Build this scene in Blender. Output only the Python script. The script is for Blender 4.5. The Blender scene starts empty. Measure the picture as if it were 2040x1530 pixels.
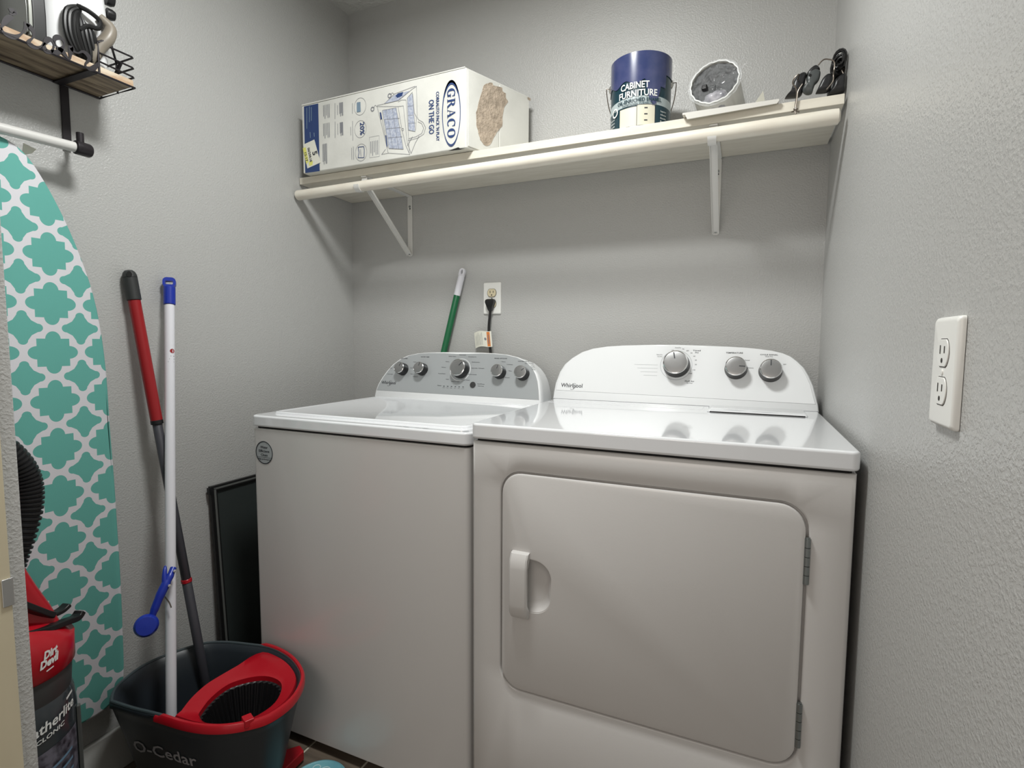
import bpy, bmesh, math, random
from mathutils import Vector, Matrix
from mathutils.bvhtree import BVHTree
random.seed(7)
SC = bpy.context.scene
C = SC.collection

# ---------------------------------------------------------------- camera
cam_d = bpy.data.cameras.new('camera'); cam = bpy.data.objects.new('camera', cam_d); C.objects.link(cam)
cr = Vector((0.91600798, 0.4011201, 0.00566139)); cu = Vector((-0.0372147, 0.07091582, 0.99678785)); cf = Vector((-0.39943016, 0.91327631, -0.07988702))
m = Matrix((cr, cu, -cf)).transposed().to_4x4(); m.translation = Vector((1.48763, -1.76320, 1.14041))
cam.matrix_world = m
cam_d.sensor_width = 36.0; cam_d.sensor_fit = 'HORIZONTAL'; cam_d.lens = 1058.869 / 2040 * 36
cam_d.clip_start = 0.02; cam_d.clip_end = 50
SC.camera = cam
# ---------------------------------------------------------------- light
SC.view_settings.view_transform = 'Standard'; SC.view_settings.look = 'None'
SC.view_settings.gamma = 1.0; SC.view_settings.use_curve_mapping = False
SC.view_settings.exposure = 0.05
wd = bpy.data.worlds.new('world'); SC.world = wd; wd.use_nodes = True
bgn = wd.node_tree.nodes['Background']; bgn.inputs[0].default_value = (1.0, 0.955, 0.90, 1); bgn.inputs[1].default_value = 0.40
def area(name, loc, target, sx, sy, power, col, shape='RECTANGLE'):
    l = bpy.data.lights.new(name, 'AREA'); l.shape = shape; l.size = sx; l.size_y = sy; l.energy = power; l.color = col
    o = bpy.data.objects.new(name, l); C.objects.link(o); o.location = loc
    o.rotation_euler = (Vector(target) - Vector(loc)).to_track_quat('-Z', 'Y').to_euler(); return o
area('closet_ceiling_lamp', (0.95, -0.97, 2.37), (0.95, -1.0, 0), 0.30, 0.30, 21.0, (0.99, 1.0, 0.975), 'DISK')
area('hallway_lamp', (1.1, -2.55, 1.5), (1.25, -0.6, 0.5), 0.9, 0.6, 4.3, (1.0, 0.87, 0.77))

# ---------------------------------------------------------------- materials
def lin(c):
    return tuple(((x / 255) / 12.92 if x / 255 <= .04045 else ((x / 255 + .055) / 1.055) ** 2.4) for x in c) + (1,)
def mat(name, rgb, rough=.5, metal=0, bump=None, var=None, spec=.5, coat=0, alpha=1, trans=0):
    M = bpy.data.materials.new(name); M.use_nodes = True; nt = M.node_tree; N = nt.nodes; L = nt.links
    P = N['Principled BSDF']; P.inputs['Base Color'].default_value = lin(rgb); P.inputs['Roughness'].default_value = rough
    P.inputs['Metallic'].default_value = metal; P.inputs['Specular IOR Level'].default_value = spec
    P.inputs['Coat Weight'].default_value = coat; P.inputs['Coat Roughness'].default_value = .08
    P.inputs['Alpha'].default_value = alpha; P.inputs['Transmission Weight'].default_value = trans
    tc = N.new('ShaderNodeTexCoord')
    if bump:
        sc, dist, st = bump[:3]
        n = N.new('ShaderNodeTexNoise'); n.inputs['Scale'].default_value = sc; n.inputs['Detail'].default_value = 3
        n.inputs['Roughness'].default_value = .55
        L.new(tc.outputs['Object'], n.inputs['Vector'])
        r = N.new('ShaderNodeMapRange'); r.inputs[1].default_value = .42; r.inputs[2].default_value = .72
        L.new(n.outputs['Fac'], r.inputs[0])
        b = N.new('ShaderNodeBump'); b.inputs['Strength'].default_value = st; b.inputs['Distance'].default_value = dist
        L.new(r.outputs[0], b.inputs['Height']); L.new(b.outputs[0], P.inputs['Normal'])
    if var:
        sc, rgb2 = var[:2]; stretch = var[2] if len(var) > 2 else (1, 1, 1)
        mp = N.new('ShaderNodeMapping'); mp.inputs['Scale'].default_value = stretch; L.new(tc.outputs['Object'], mp.inputs[0])
        n2 = N.new('ShaderNodeTexNoise'); n2.inputs['Scale'].default_value = sc; n2.inputs['Detail'].default_value = 5
        L.new(mp.outputs[0], n2.inputs['Vector'])
        mx = N.new('ShaderNodeMix'); mx.data_type = 'RGBA'; mx.inputs[6].default_value = lin(rgb); mx.inputs[7].default_value = lin(rgb2)
        r2 = N.new('ShaderNodeMapRange'); r2.inputs[1].default_value = .38; r2.inputs[2].default_value = .66; L.new(n2.outputs['Fac'], r2.inputs[0])
        L.new(r2.outputs[0], mx.inputs[0]); L.new(mx.outputs[2], P.inputs['Base Color'])
    return M
m_wall = mat('grey_wall_paint', (182, 182, 180), .31, bump=(210, .00085, .6), spec=.55)
m_ceil = mat('ceiling_paint', (205, 205, 202), .7, bump=(60, .003, .6))
m_base = mat('baseboard_paint', (200, 200, 196), .5)
m_jamb = mat('cream_jamb_paint', (206, 196, 170), .5, var=(9, (196, 186, 160), (1, 1, .2)))
m_white = mat('shaded_white_enamel', (209, 207, 205), .24, spec=.5, coat=.25, bump=(260, .00012, .25))  # appliance fronts and sides: their shade is put into a greyer base colour
m_top = mat('white_gloss_top', (234, 236, 239), .045, spec=.6, coat=.7)
m_plas = mat('white_console_plastic', (238, 240, 241), .28)
m_silver = mat('silver_console_panel', (183, 187, 189), .34, metal=.35)
m_knobface = mat('knob_brushed_face', (158, 158, 158), .32, metal=.8)
m_chrome = mat('chrome', (225, 225, 225), .12, metal=1)
m_steel = mat('hinge_steel', (150, 155, 155), .35, metal=.9)
m_black = mat('black_plastic', (20, 20, 22), .4)
m_gap = mat('dark_gap', (12, 12, 12), .8)
m_ink = mat('dark_grey_ink', (52, 54, 60), .5)
m_navy = mat('navy_ink', (38, 62, 112), .55)
m_greyink = mat('grey_ink', (128, 130, 136), .6)
m_paleblue = mat('pale_blue_ink', (156, 164, 184), .6, var=(140, (192, 197, 208)))
m_tealink = mat('steel_blue_ink', (120, 142, 160), .6)
m_shelf = mat('cream_shelf_paint', (226, 221, 208), .45, var=(9, (217, 211, 197), (1, 6, 6)), bump=(30, .0006, .3))
m_rod = mat('cream_rod_paint', (230, 225, 212), .38, var=(12, (223, 216, 202), (1, 4, 4)))
m_brack = mat('white_bracket_steel', (222, 221, 217), .35)
m_card = mat('white_box_board', (222, 222, 216), .62, var=(6, (206, 206, 200)), bump=(40, .0008, .25))
m_torn = mat('torn_brown_board', (188, 172, 154), .8, var=(45, (158, 144, 128)), bump=(120, .002, .7))
m_paper = mat('paper_sticker', (226, 225, 212), .55)
m_yellow = mat('yellow_highlight', (224, 222, 120), .6)
m_canblue = mat('can_blue_paint', (52, 62, 104), .2, coat=.5, var=(30, (66, 72, 112)))
m_canteal = mat('can_dark_teal', (16, 54, 66), .3, coat=.3)
m_cangrey = mat('can_grey_band', (176, 188, 190), .35)
m_canwhite = mat('can_off_white', (224, 220, 200), .4)
m_cangreen = mat('can_deep_green', (12, 58, 50), .35)
m_tin = mat('can_tin', (190, 190, 186), .25, metal=.9)
m_wire = mat('wire_steel', (120, 112, 104), .35, metal=.8)
m_print_w = mat('white_ink', (236, 238, 236), .45)
m_duct = mat('grey_duct_inside', (128, 130, 132), .5, var=(25, (98, 100, 104)), bump=(18, .004, .6))
m_ductw = mat('white_duct_outside', (214, 212, 206), .45)
m_bagw = mat('frosted_bag', (178, 176, 182), .3, var=(40, (120, 120, 126)))
m_shoe = mat('black_moulded_plastic', (34, 34, 36), .33, bump=(80, .0006, .3))
m_shoeg = mat('dark_grey_rubber', (74, 78, 78), .35)
m_wood = mat('stained_rack_wood', (156, 140, 116), .65, var=(6, (66, 50, 38), (9, 1.4, 9)), bump=(50, .001, .4))
m_woodtop = mat('rack_wood_edge', (214, 200, 178), .6, var=(20, (180, 150, 120), (3, 1, 3)))
m_iron_blk = mat('black_wrought_metal', (36, 32, 36), .45, metal=.3)
m_tube = mat('white_towel_bar', (214, 213, 210), .3)
m_soleplate = mat('iron_soleplate', (132, 134, 132), .22, metal=.7)
m_rim = mat('iron_rim', (160, 162, 156), .3, metal=.4)
m_ironw = mat('iron_white_plastic', (236, 237, 238), .25)
m_cord = mat('black_cord_rubber', (16, 16, 17), .4)
m_hose = mat('taupe_cord_guard', (134, 126, 114), .4)
m_red = mat('red_plastic', (178, 18, 34), .28, coat=.2)
m_redmop = mat('red_pole_paint', (150, 22, 28), .35)
m_mopgrey = mat('charcoal_pole', (66, 66, 72), .4)
m_grip = mat('grip_dark_grey', (46, 48, 48), .5)
m_polew = mat('white_pole', (226, 226, 232), .3)
m_blue = mat('blue_plastic', (26, 50, 158), .3)
m_buck = mat('charcoal_bucket', (40, 46, 52), .42)
m_bucklip = mat('bucket_lip', (62, 72, 76), .4)
m_logogrey = mat('bucket_logo_grey', (168, 166, 170), .5)
m_screenf = mat('black_screen_frame', (20, 20, 21), .4)
m_screeng = mat('grey_spline', (92, 94, 92), .5)
m_mesh = mat('dark_screen_mesh', (40, 47, 46), .7, bump=(500, .0006, .5))
m_vacdark = mat('smoky_dust_cup', (52, 58, 62), .22, coat=.4)
m_vacgrey = mat('vacuum_grey', (58, 58, 58), .4)
m_label = mat('vacuum_label_print', (110, 108, 120), .4, var=(60, (40, 36, 44)))
m_labelb = mat('vacuum_label_blue', (110, 140, 165), .4)
m_plate = mat('outlet_plate_white', (236, 236, 232), .3)
m_ivory = mat('ivory_receptacle', (222, 210, 178), .35)
m_slot = mat('slot_dark', (40, 34, 30), .7)
m_green = mat('green_broom_pole', (16, 96, 58), .35)
m_orange = mat('orange_warning', (212, 126, 60), .5)
m_plank = mat('floor_plank', (112, 100, 88), .5, var=(5, (86, 76, 66), (1, 9, 1)), bump=(30, .0008, .3))
m_grout = mat('floor_joint', (205, 200, 184), .7)
m_teal = mat('pale_teal_plastic', (120, 178, 186), .35, var=(12, (98, 156, 170)))
m_tealr = mat('pale_teal_line', (188, 218, 222), .35)
m_clear = mat('clear_film', (245, 248, 250), .06, spec=1.0, alpha=.16, bump=(22, .012, 1.0))

def quatre_mat(y0, z0, p):
    M = bpy.data.materials.new('teal_quatrefoil_cotton'); M.use_nodes = True; nt = M.node_tree; N = nt.nodes; L = nt.links
    P = N['Principled BSDF']; P.inputs['Roughness'].default_value = .85
    tc = N.new('ShaderNodeTexCoord'); sp = N.new('ShaderNodeSeparateXYZ'); L.new(tc.outputs['Object'], sp.inputs[0])
    def ma(op, a, b=None, c=None):
        n = N.new('ShaderNodeMath'); n.operation = op
        for i, v in enumerate((a, b, c)):
            if v is None: continue
            if isinstance(v, (int, float)): n.inputs[i].default_value = v
            else: L.new(v, n.inputs[i])
        return n.outputs[0]
    Y, Z = sp.outputs[1], sp.outputs[2]
    u = ma('DIVIDE', ma('ADD', ma('SUBTRACT', Y, y0), ma('MULTIPLY', ma('SUBTRACT', Z, z0), -.013)), p)
    v = ma('DIVIDE', ma('SUBTRACT', Z, z0), p)
    def cell(off):
        a = ma('ADD', u, off); b = ma('ADD', v, off)
        a = ma('ABSOLUTE', ma('SUBTRACT', a, ma('ROUND', a))); b = ma('ABSOLUTE', ma('SUBTRACT', b, ma('ROUND', b)))
        return ma('MAXIMUM', a, b), ma('MINIMUM', a, b)
    A, B = cell(0.0)
    t = ma('DIVIDE', ma('SUBTRACT', A, .27), .165)
    h = ma('MULTIPLY', ma('SQRT', ma('MAXIMUM', ma('SUBTRACT', 1.0, ma('MULTIPLY', t, t)), 0.0)), .135)
    big = ma('MAXIMUM', ma('LESS_THAN', A, .285), ma('MULTIPLY', ma('LESS_THAN', B, h), ma('LESS_THAN', A, .435)))
    A, B = cell(.5)
    w = ma('ADD', .082, ma('MULTIPLY', ma('MAXIMUM', ma('SUBTRACT', .255, A), 0.0), .62))
    s1 = ma('MULTIPLY', ma('LESS_THAN', A, .255), ma('LESS_THAN', B, w))
    d = ma('SUBTRACT', A, .255)
    s2 = ma('LESS_THAN', ma('ADD', ma('MULTIPLY', d, d), ma('MULTIPLY', B, B)), .0069)
    f = ma('MAXIMUM', big, ma('MAXIMUM', s1, s2))
    mx = N.new('ShaderNodeMix'); mx.data_type = 'RGBA'; mx.inputs[6].default_value = lin((214, 213, 218)); mx.inputs[7].default_value = lin((98, 170, 160))
    L.new(f, mx.inputs[0]); L.new(mx.outputs[2], P.inputs['Base Color'])
    n = N.new('ShaderNodeTexNoise'); n.inputs['Scale'].default_value = 500; L.new(tc.outputs['Object'], n.inputs['Vector'])
    b = N.new('ShaderNodeBump'); b.inputs['Strength'].default_value = .3; b.inputs['Distance'].default_value = .0004
    L.new(n.outputs['Fac'], b.inputs['Height']); L.new(b.outputs[0], P.inputs['Normal'])
    return M

# ---------------------------------------------------------------- object helpers
ORG = {}
def thing(name, label, cat, loc, group=None):
    o = bpy.data.objects.new(name, None); C.objects.link(o); o.location = loc; o.empty_display_size = .05
    o['label'] = label; o['category'] = cat
    if group: o['group'] = group
    ORG[o.name] = Vector(loc); return o
def obj(name, bm, material, parent=None, smooth=False, bevel=0, seg=2, label=None, loc=None, recalc=True, ang=40):
    me = bpy.data.meshes.new(name)
    if recalc: bmesh.ops.recalc_face_normals(bm, faces=bm.faces)
    org = ORG[parent.name] if parent else Vector(loc or (0, 0, 0))
    bmesh.ops.translate(bm, verts=bm.verts, vec=-org)
    bm.to_mesh(me); bm.free()
    o = bpy.data.objects.new(name, me); C.objects.link(o)
    if parent: o.parent = parent
    else: o.location = org
    ORG[o.name] = org
    me.materials.append(material)
    if smooth:
        for p in me.polygons: p.use_smooth = True
        me.set_sharp_from_angle(angle=math.radians(ang))
    if bevel:
        b = o.modifiers.new('bevel', 'BEVEL'); b.width = bevel; b.segments = seg; b.limit_method = 'ANGLE'; b.angle_limit = math.radians(35)
        for p in me.polygons: p.use_smooth = True
        b.harden_normals = True
    if label: o['label'] = label
    if name in ('lettering', 'small_print', 'picture_lines', 'picture_accents', 'picture_fill', 'label_stripes', 'band_lines', 'dial_track', 'highlight', 'drawer_lines', 'picture_blue', 'slots'): o['kind'] = 'stuff'
    return o
def tag(o, label, cat, group=None):
    o['label'] = label; o['category'] = cat
    if group: o['group'] = group
    return o
def struct(name, bm, material, loc=None, **k):
    o = obj(name, bm, material, loc=loc, **k); o['kind'] = 'structure'; return o
def B(): return bmesh.new()
def box(bm, a, b):
    x0, y0, z0 = a; x1, y1, z1 = b
    vs = [bm.verts.new(p) for p in ((x0, y0, z0), (x1, y0, z0), (x1, y1, z0), (x0, y1, z0), (x0, y0, z1), (x1, y0, z1), (x1, y1, z1), (x0, y1, z1))]
    for f in ((3, 2, 1, 0), (4, 5, 6, 7), (0, 1, 5, 4), (1, 2, 6, 5), (2, 3, 7, 6), (3, 0, 4, 7)): bm.faces.new([vs[i] for i in f])
    return vs
def loft(bm, rings, close=True, cap0=True, cap1=True, cyc=True):
    R = [[bm.verts.new(p) for p in r] for r in rings]; n = len(R[0])
    for a, b in zip(R, R[1:]):
        for i in range(n if cyc else n - 1):
            j = (i + 1) % n
            try: bm.faces.new((a[i], a[j], b[j], b[i]))
            except ValueError: pass
    if cap0: bm.faces.new(R[0])
    if cap1: bm.faces.new(R[-1][::-1])
    return R
def frame_of(d):
    d = Vector(d).normalized(); h = Vector((0, 0, 1)) if abs(d.z) < .9 else Vector((1, 0, 0))
    u = d.cross(h).normalized(); return u, d.cross(u).normalized()
def tube(bm, pts, r, n=10, cap=True, closed=False, flat=None):
    """sweep a round (or flat (w, t)) section along pts; r may be a list"""
    pts = [Vector(p) for p in pts]; rings = []; u = None
    for i, p in enumerate(pts):
        if closed: d = pts[(i + 1) % len(pts)] - pts[i - 1]
        else: d = pts[min(i + 1, len(pts) - 1)] - pts[max(i - 1, 0)]
        d.normalize()
        if u is None: u, v = frame_of(d)
        else:
            u = (u - d * u.dot(d)).normalized(); v = d.cross(u)
        rr = r[i] if isinstance(r, (list, tuple)) else r
        rings.append([p + (u * math.cos(t) + v * math.sin(t)) * rr for t in [2 * math.pi * k / n for k in range(n)]])
    if closed: rings.append(rings[0]); 
    loft(bm, rings, cap0=cap and not closed, cap1=cap and not closed)
    if closed: bmesh.ops.remove_doubles(bm, verts=bm.verts, dist=1e-6)
def smooth_path(pts, k=6):
    P = [Vector(p) for p in pts]; out = []
    for i in range(len(P) - 1):
        a = P[max(i - 1, 0)]; b = P[i]; c = P[i + 1]; d = P[min(i + 2, len(P) - 1)]
        for j in range(k):
            t = j / k
            out.append(.5 * ((2 * b) + (c - a) * t + (2 * a - 5 * b + 4 * c - d) * t * t + (3 * b - a - 3 * c + d) * t ** 3))
    out.append(P[-1]); return out
def cyl(bm, a, b, r, n=20, r2=None): tube(bm, [a, b], [r, r if r2 is None else r2], n)
def lathe(bm, prof, o, axis=(0, 0, 1), n=32, cap=True):
    u, v = frame_of(axis); ax = Vector(axis).normalized(); o = Vector(o)
    rings = [[o + ax * h + (u * math.cos(2 * math.pi * k / n) + v * math.sin(2 * math.pi * k / n)) * max(r, 1e-5) for k in range(n)] for r, h in prof]
    loft(bm, rings, cap0=cap, cap1=cap)
def rrect(w0, h0, w1, h1, r, n=6):
    out = []
    for cx, cy, a0 in ((w1 - r, h1 - r, 0), (w0 + r, h1 - r, 90), (w0 + r, h0 + r, 180), (w1 - r, h0 + r, 270)):
        for k in range(n + 1):
            a = math.radians(a0 + 90 * k / n); out.append((cx + r * math.cos(a), cy + r * math.sin(a)))
    return out
def prism(bm, outline, f0, f1):
    """outline of 2-D points, f0 / f1 map them to the two faces"""
    loft(bm, [[f0(*p) for p in outline], [f1(*p) for p in outline]])
def inset(poly, d):
    n = len(poly); cx = sum(p[0] for p in poly) / n; cy = sum(p[1] for p in poly) / n; out = []
    for x, y in poly:
        l = math.hypot(x - cx, y - cy); out.append((x - (x - cx) / l * d, y - (y - cy) / l * d))
    return out
_cache = {}
def text_verts(s, bold, ext):
    k = (s, bold, ext)
    if k not in _cache:
        cu = bpy.data.curves.new('t', 'FONT'); cu.body = s; cu.size = 1; cu.offset = bold; cu.extrude = ext; cu.resolution_u = 2
        o = bpy.data.objects.new('t', cu); C.objects.link(o); bpy.context.view_layer.update()
        me = bpy.data.meshes.new_from_object(o.evaluated_get(bpy.context.evaluated_depsgraph_get()))
        vs = [tuple(v.co) for v in me.vertices]; fs = [tuple(p.vertices) for p in me.polygons]
        bpy.data.objects.remove(o); bpy.data.curves.remove(cu); bpy.data.meshes.remove(me)
        _cache[k] = (vs, fs)
    return _cache[k]
def text(bm, s, f, cap, width=None, bold=0.0, align='c', shear=0, ext=.02, vshift=0):
    """f(u, v) -> point; cap = capital height in metres; width stretches the line"""
    vs, fs = text_verts(s, bold, 0.0)
    if not vs: return
    x0 = min(v[0] for v in vs); x1 = max(v[0] for v in vs); k = cap / .69
    kx = k if width is None else width / (x1 - x0)
    off = {'c': (x0 + x1) / 2, 'l': x0, 'r': x1}[align]
    nv = [bm.verts.new(f((v[0] - off) * kx + shear * v[1] * k, v[1] * k + vshift)) for v in vs]
    for p in fs:
        try: bm.faces.new([nv[i] for i in p])
        except ValueError: pass
def poly(bm, pts): bm.faces.new([bm.verts.new(p) for p in pts])
def stroke(bm, pts, w, f, h=0):
    """flat polyline of width w in the plane given by f(u, v)"""
    for (a, b) in zip(pts, pts[1:]):
        dx, dy = b[0] - a[0], b[1] - a[1]; l = math.hypot(dx, dy) or 1; nx, ny = -dy / l * w / 2, dx / l * w / 2
        poly(bm, [f(a[0] + nx, a[1] + ny), f(b[0] + nx, b[1] + ny), f(b[0] - nx, b[1] - ny), f(a[0] - nx, a[1] - ny)])
def ring(bm, c, r0, r1, f, n=28, sx=1, sy=1, c2=None):
    c2 = c2 or c
    for k in range(n):
        a, b = 2 * math.pi * k / n, 2 * math.pi * (k + 1) / n
        poly(bm, [f(c[0] + r1 * sx * math.cos(a), c[1] + r1 * sy * math.sin(a)), f(c[0] + r1 * sx * math.cos(b), c[1] + r1 * sy * math.sin(b)),
                  f(c2[0] + r0 * sx * math.cos(b), c2[1] + r0 * sy * math.sin(b)), f(c2[0] + r0 * sx * math.cos(a), c2[1] + r0 * sy * math.sin(a))])
def disc(bm, c, r, f, n=24): poly(bm, [f(c[0] + r * math.cos(2 * math.pi * k / n), c[1] + r * math.sin(2 * math.pi * k / n)) for k in range(n)])
def carve(o, cut_bm):
    me = bpy.data.meshes.new('cut'); bmesh.ops.recalc_face_normals(cut_bm, faces=cut_bm.faces)
    bmesh.ops.translate(cut_bm, verts=cut_bm.verts, vec=-ORG[o.name]); cut_bm.to_mesh(me); cut_bm.free()
    c = bpy.data.objects.new('cut', me); C.objects.link(c); c.location = ORG[o.name]
    bpy.context.view_layer.update()
    md = o.modifiers.new('bool', 'BOOLEAN'); md.object = c; md.operation = 'DIFFERENCE'; md.solver = 'EXACT'
    bpy.context.view_layer.update()
    new = bpy.data.meshes.new_from_object(o.evaluated_get(bpy.context.evaluated_depsgraph_get()))
    o.modifiers.clear(); o.data = new; bpy.data.objects.remove(c)
    for p in new.polygons: p.use_smooth = True
    new.set_sharp_from_angle(angle=math.radians(40))
ID3 = lambda *p: p

W = 1.684; H = 2.424; YH = -2.7
# ================================================================ setting
bm = B(); box(bm, (-.1, 0, 0), (W + .1, .1, H)); struct('wall_back', bm, m_wall)
bm = B(); box(bm, (-.1, -1.46, 0), (0, 0, H)); struct('wall_left', bm, m_wall)
bm = B(); box(bm, (W, YH, 0), (W + .1, 0, H)); struct('wall_right', bm, m_wall)
bm = B(); box(bm, (0, -1.46, 0), (.520, -1.351, H)); struct('wall_front', bm, m_wall, bevel=.003)
bm = B(); box(bm, (-1.4, YH, H), (W + .1, .1, H + .1)); struct('ceiling', bm, m_ceil)
bm = B(); box(bm, (.5202, -1.47, 0), (.526, -1.371, 2.1)); jamb = struct('trim_1', bm, m_jamb, bevel=.002)
bm = B(); box(bm, (.526, -1.383, .755), (.5285, -1.3695, .796)); obj('strike_plate', bm, m_chrome, jamb, bevel=.001, label='chrome strike plate')
for nm, a, b in (('baseboard_left', (0, -1.35, 0), (.013, 0, .118)), ('baseboard_back', (.013, -.013, 0), (W, 0, .118)), ('baseboard_right', (W - .012, YH, 0), (W, -.76, .118))):
    bm = B(); box(bm, a, b); struct(nm, bm, m_base, bevel=.005)
bm = B(); box(bm, (-1.4, YH, -.1), (W + .1, .1, -.004)); fl = struct('floor', bm, m_grout)
px0 = .4045
xs = [px0 + .183 * k for k in range(-3, 8)]
for i, x in enumerate(xs):
    x0, x1 = x + .0045, x + .183 - .0045
    cuts = [YH] + [YH + (.35 + .61 * ((i * .37) % 1)) + .9 * k for k in range(3)] + [.0]
    for a, b in zip(cuts, cuts[1:]):
        if b - a < .02: continue
        xa, xb = max(x0, .001), min(x1, W - .001)
        if xb - xa < .01: continue
        bm = B(); box(bm, (xa, a + .003, -.004), (xb, b - .003, .0)); obj('plank', bm, m_plank, fl)

# ================================================================ washer and dryer
LEAN = math.radians(18); CU = Vector((0, math.sin(LEAN), math.cos(LEAN))); CN = Vector((0, -math.cos(LEAN), math.sin(LEAN)))
def con_plane(y, z, h=0):
    def f(x, t, hh=0): return Vector((x, y, z)) + CU * t + CN * (h + hh)
    return f
def console(root, x0, x1, y, z, top, yback, strip, face_mat, nm='console'):
    """arched console: top = list of (x, t) from left bottom over the arch to right bottom"""
    n = len(top); cx = (x0 + x1) / 2
    def sc(k, dz): return [(cx + (x - cx) * k, t * dz) for x, t in top]
    F = con_plane(y, z)
    front = [F(x, t, -.0) for x, t in inset(top, .004)]
    r1 = [F(x, max(t, 0), -.004) for x, t in top]
    r2 = [F(x, max(t, 0), -.03) for x, t in sc(1.0, 1.0)]
    back = [Vector((cx + (x - cx) * .985, yback, z + t * math.cos(LEAN) * .93)) for x, t in top]
    bm = B(); loft(bm, [front, r1, r2, back]); bmesh.ops.triangulate(bm, faces=[f for f in bm.faces if len(f.verts) > 4])
    c = obj(nm, bm, m_plas, root, smooth=True, ang=50)
    # coloured face panel, inset from the rim, above the bottom strip
    pts = [(x, t) for x, t in inset(top, .0075)]
    # clip below the strip line
    s0, s1 = strip
    cl = []
    for x, t in pts:
        lim = s0 + (s1 - s0) * (x - x0) / (x1 - x0)
        cl.append((x, max(t, lim)))
    bm = B(); loft(bm, [[F(x, t, .0002) for x, t in cl], [F(x, t, .0012) for x, t in inset(cl, .001)]])
    bmesh.ops.triangulate(bm, faces=[f for f in bm.faces if len(f.verts) > 4])
    obj('control_panel', bm, face_mat, root)
    return F
def knob(root, F, x, t, r, deg, h=.024):
    o = F(x, t, .001); ax = CN
    bm = B(); lathe(bm, [(r * 1.08, 0), (r * 1.04, h * .35), (r, h * .75), (r * .97, h * .95)], o, ax, 40)
    k = obj('knob', bm, m_black, root, smooth=True)
    bm = B(); lathe(bm, [(r * .97, h * .9), (r * .99, h * .95), (r * .97, h), (r * .90, h * 1.03), (r * .89, h * 1.0)], o, ax, 40, cap=False); obj('chrome_ring', bm, m_chrome, k, smooth=True, recalc=True)
    bm = B(); lathe(bm, [(r * .9, h * .96), (r * .9, h * 1.01), (r * .8, h * 1.025), (r * .4, h * 1.035), (0.0001, h * 1.04)], o, ax, 40); obj('knob_face', bm, m_knobface, k, smooth=True)
    a = math.radians(deg); d = (math.sin(a), math.cos(a)); p = (-d[1], d[0])
    bm = B(); w = r * .045
    G = lambda u, v, hh: F(x + d[0] * v + p[0] * u, t + d[1] * v + p[1] * u, .001 + hh)
    loft(bm, [[G(-w, r * .3, h * 1.0), G(w, r * .3, h * 1.0), G(w, r * .85, h * 1.0), G(-w, r * .85, h * 1.0)], [G(-w, r * .3, h * 1.055), G(w, r * .3, h * 1.055), G(w, r * .85, h * 1.04), G(-w, r * .85, h * 1.04)]])
    obj('pointer', bm, m_ink, k)
def slab(root, name, x0, y0, x1, y1, z0, z1, r, bev, material):
    o = rrect(x0, y0, x1, y1, r, 5); bm = B(); prism(bm, o, lambda x, y: (x, y, z0), lambda x, y: (x, y, z1))
    return obj(name, bm, material, root, bevel=bev, seg=4)

# ---- washer
WX0, WX1, WY, WZ = .2234, .9210, -.706, .934
wm = thing('washing_machine', 'white top-loading washer with silver control panel, left of the dryer', 'washer', (WX0, WY, 0))
def cabinet(root, x0, x1, y0, y1, z1, r=.014):
    o = rrect(x0, y0, x1, y1, r, 5); bm = B(); prism(bm, o, lambda x, y: (x, y, .028), lambda x, y: (x, y, z1 - .004))
    b = obj('cabinet', bm, m_white, root, smooth=True, ang=60, bevel=.003)
    o2 = rrect(x0 + .006, y0 + .008, x1 - .006, y1 - .006, r, 4); bm = B(); prism(bm, o2, lambda x, y: (x, y, z1 - .006), lambda x, y: (x, y, z1 + .004)); obj('gasket', bm, m_gap, root)
    bm = B(); box(bm, (x0 + .03, y0 + .03, .0), (x1 - .03, y1 - .03, .03)); obj('plinth', bm, m_gap, root)
    return b
cabinet(wm, WX0 + .004, WX1 - .004, WY + .004, -.066, .899)
slab(wm, 'top_deck', WX0, WY, WX1, -.066, .900, .9315, .022, .006, m_top)
# lid with raised rim and glossy dished field
o = rrect(WX0 + .03, WY + .05, WX1 - .035, -.19, .02, 5)
bm = B(); loft(bm, [[(x, y, .930) for x, y in o], [(x, y, .9355) for x, y in inset(o, .001)], [(x, y, .9375) for x, y in inset(o, .004)], [(x, y, .9375) for x, y in inset(o, .009)], [(x, y, .9355) for x, y in inset(o, .016)]])
obj('lid', bm, m_top, wm, smooth=True, ang=70)
wtop = [(.2363, 0), (.2368, .023), (.241, .045), (.2545, .074), (.2715, .101), (.292, .126), (.318, .146), (.350, .161), (.392, .170), (.435, .174), (.500, .1765), (.557, .177), (.610, .177), (.657, .1768), (.705, .175), (.753, .171), (.795, .162), (.829, .148), (.853, .128), (.869, .106), (.880, .080), (.887, .050), (.892, .022), (.893, 0)]
F = console(wm, .2363, .893, -.175, .934, wtop, -.055, (.025, .020), m_silver)
for x, t, r, deg in ((.3445, .1065, .021, 20), (.4275, .1085, .021, 10), (.5845, .113, .030, 42), (.7345, .1065, .0215, 10), (.8190, .104, .0215, 48)): knob(wm, F, x, t, r, deg, .030)
bm = B(); ring(bm, (.582, .112), .0385, .0405, lambda u, v: F(u, v, .0016)); obj('dial_track', bm, m_plas, wm)
bm = B(); lathe(bm, [(.0105, 0), (.0105, .003), (.009, .0045), (.0001, .005)], F(.6397, .060, .001), CN, 24); obj('start_button', bm, m_vacgrey, wm, smooth=True)
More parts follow.
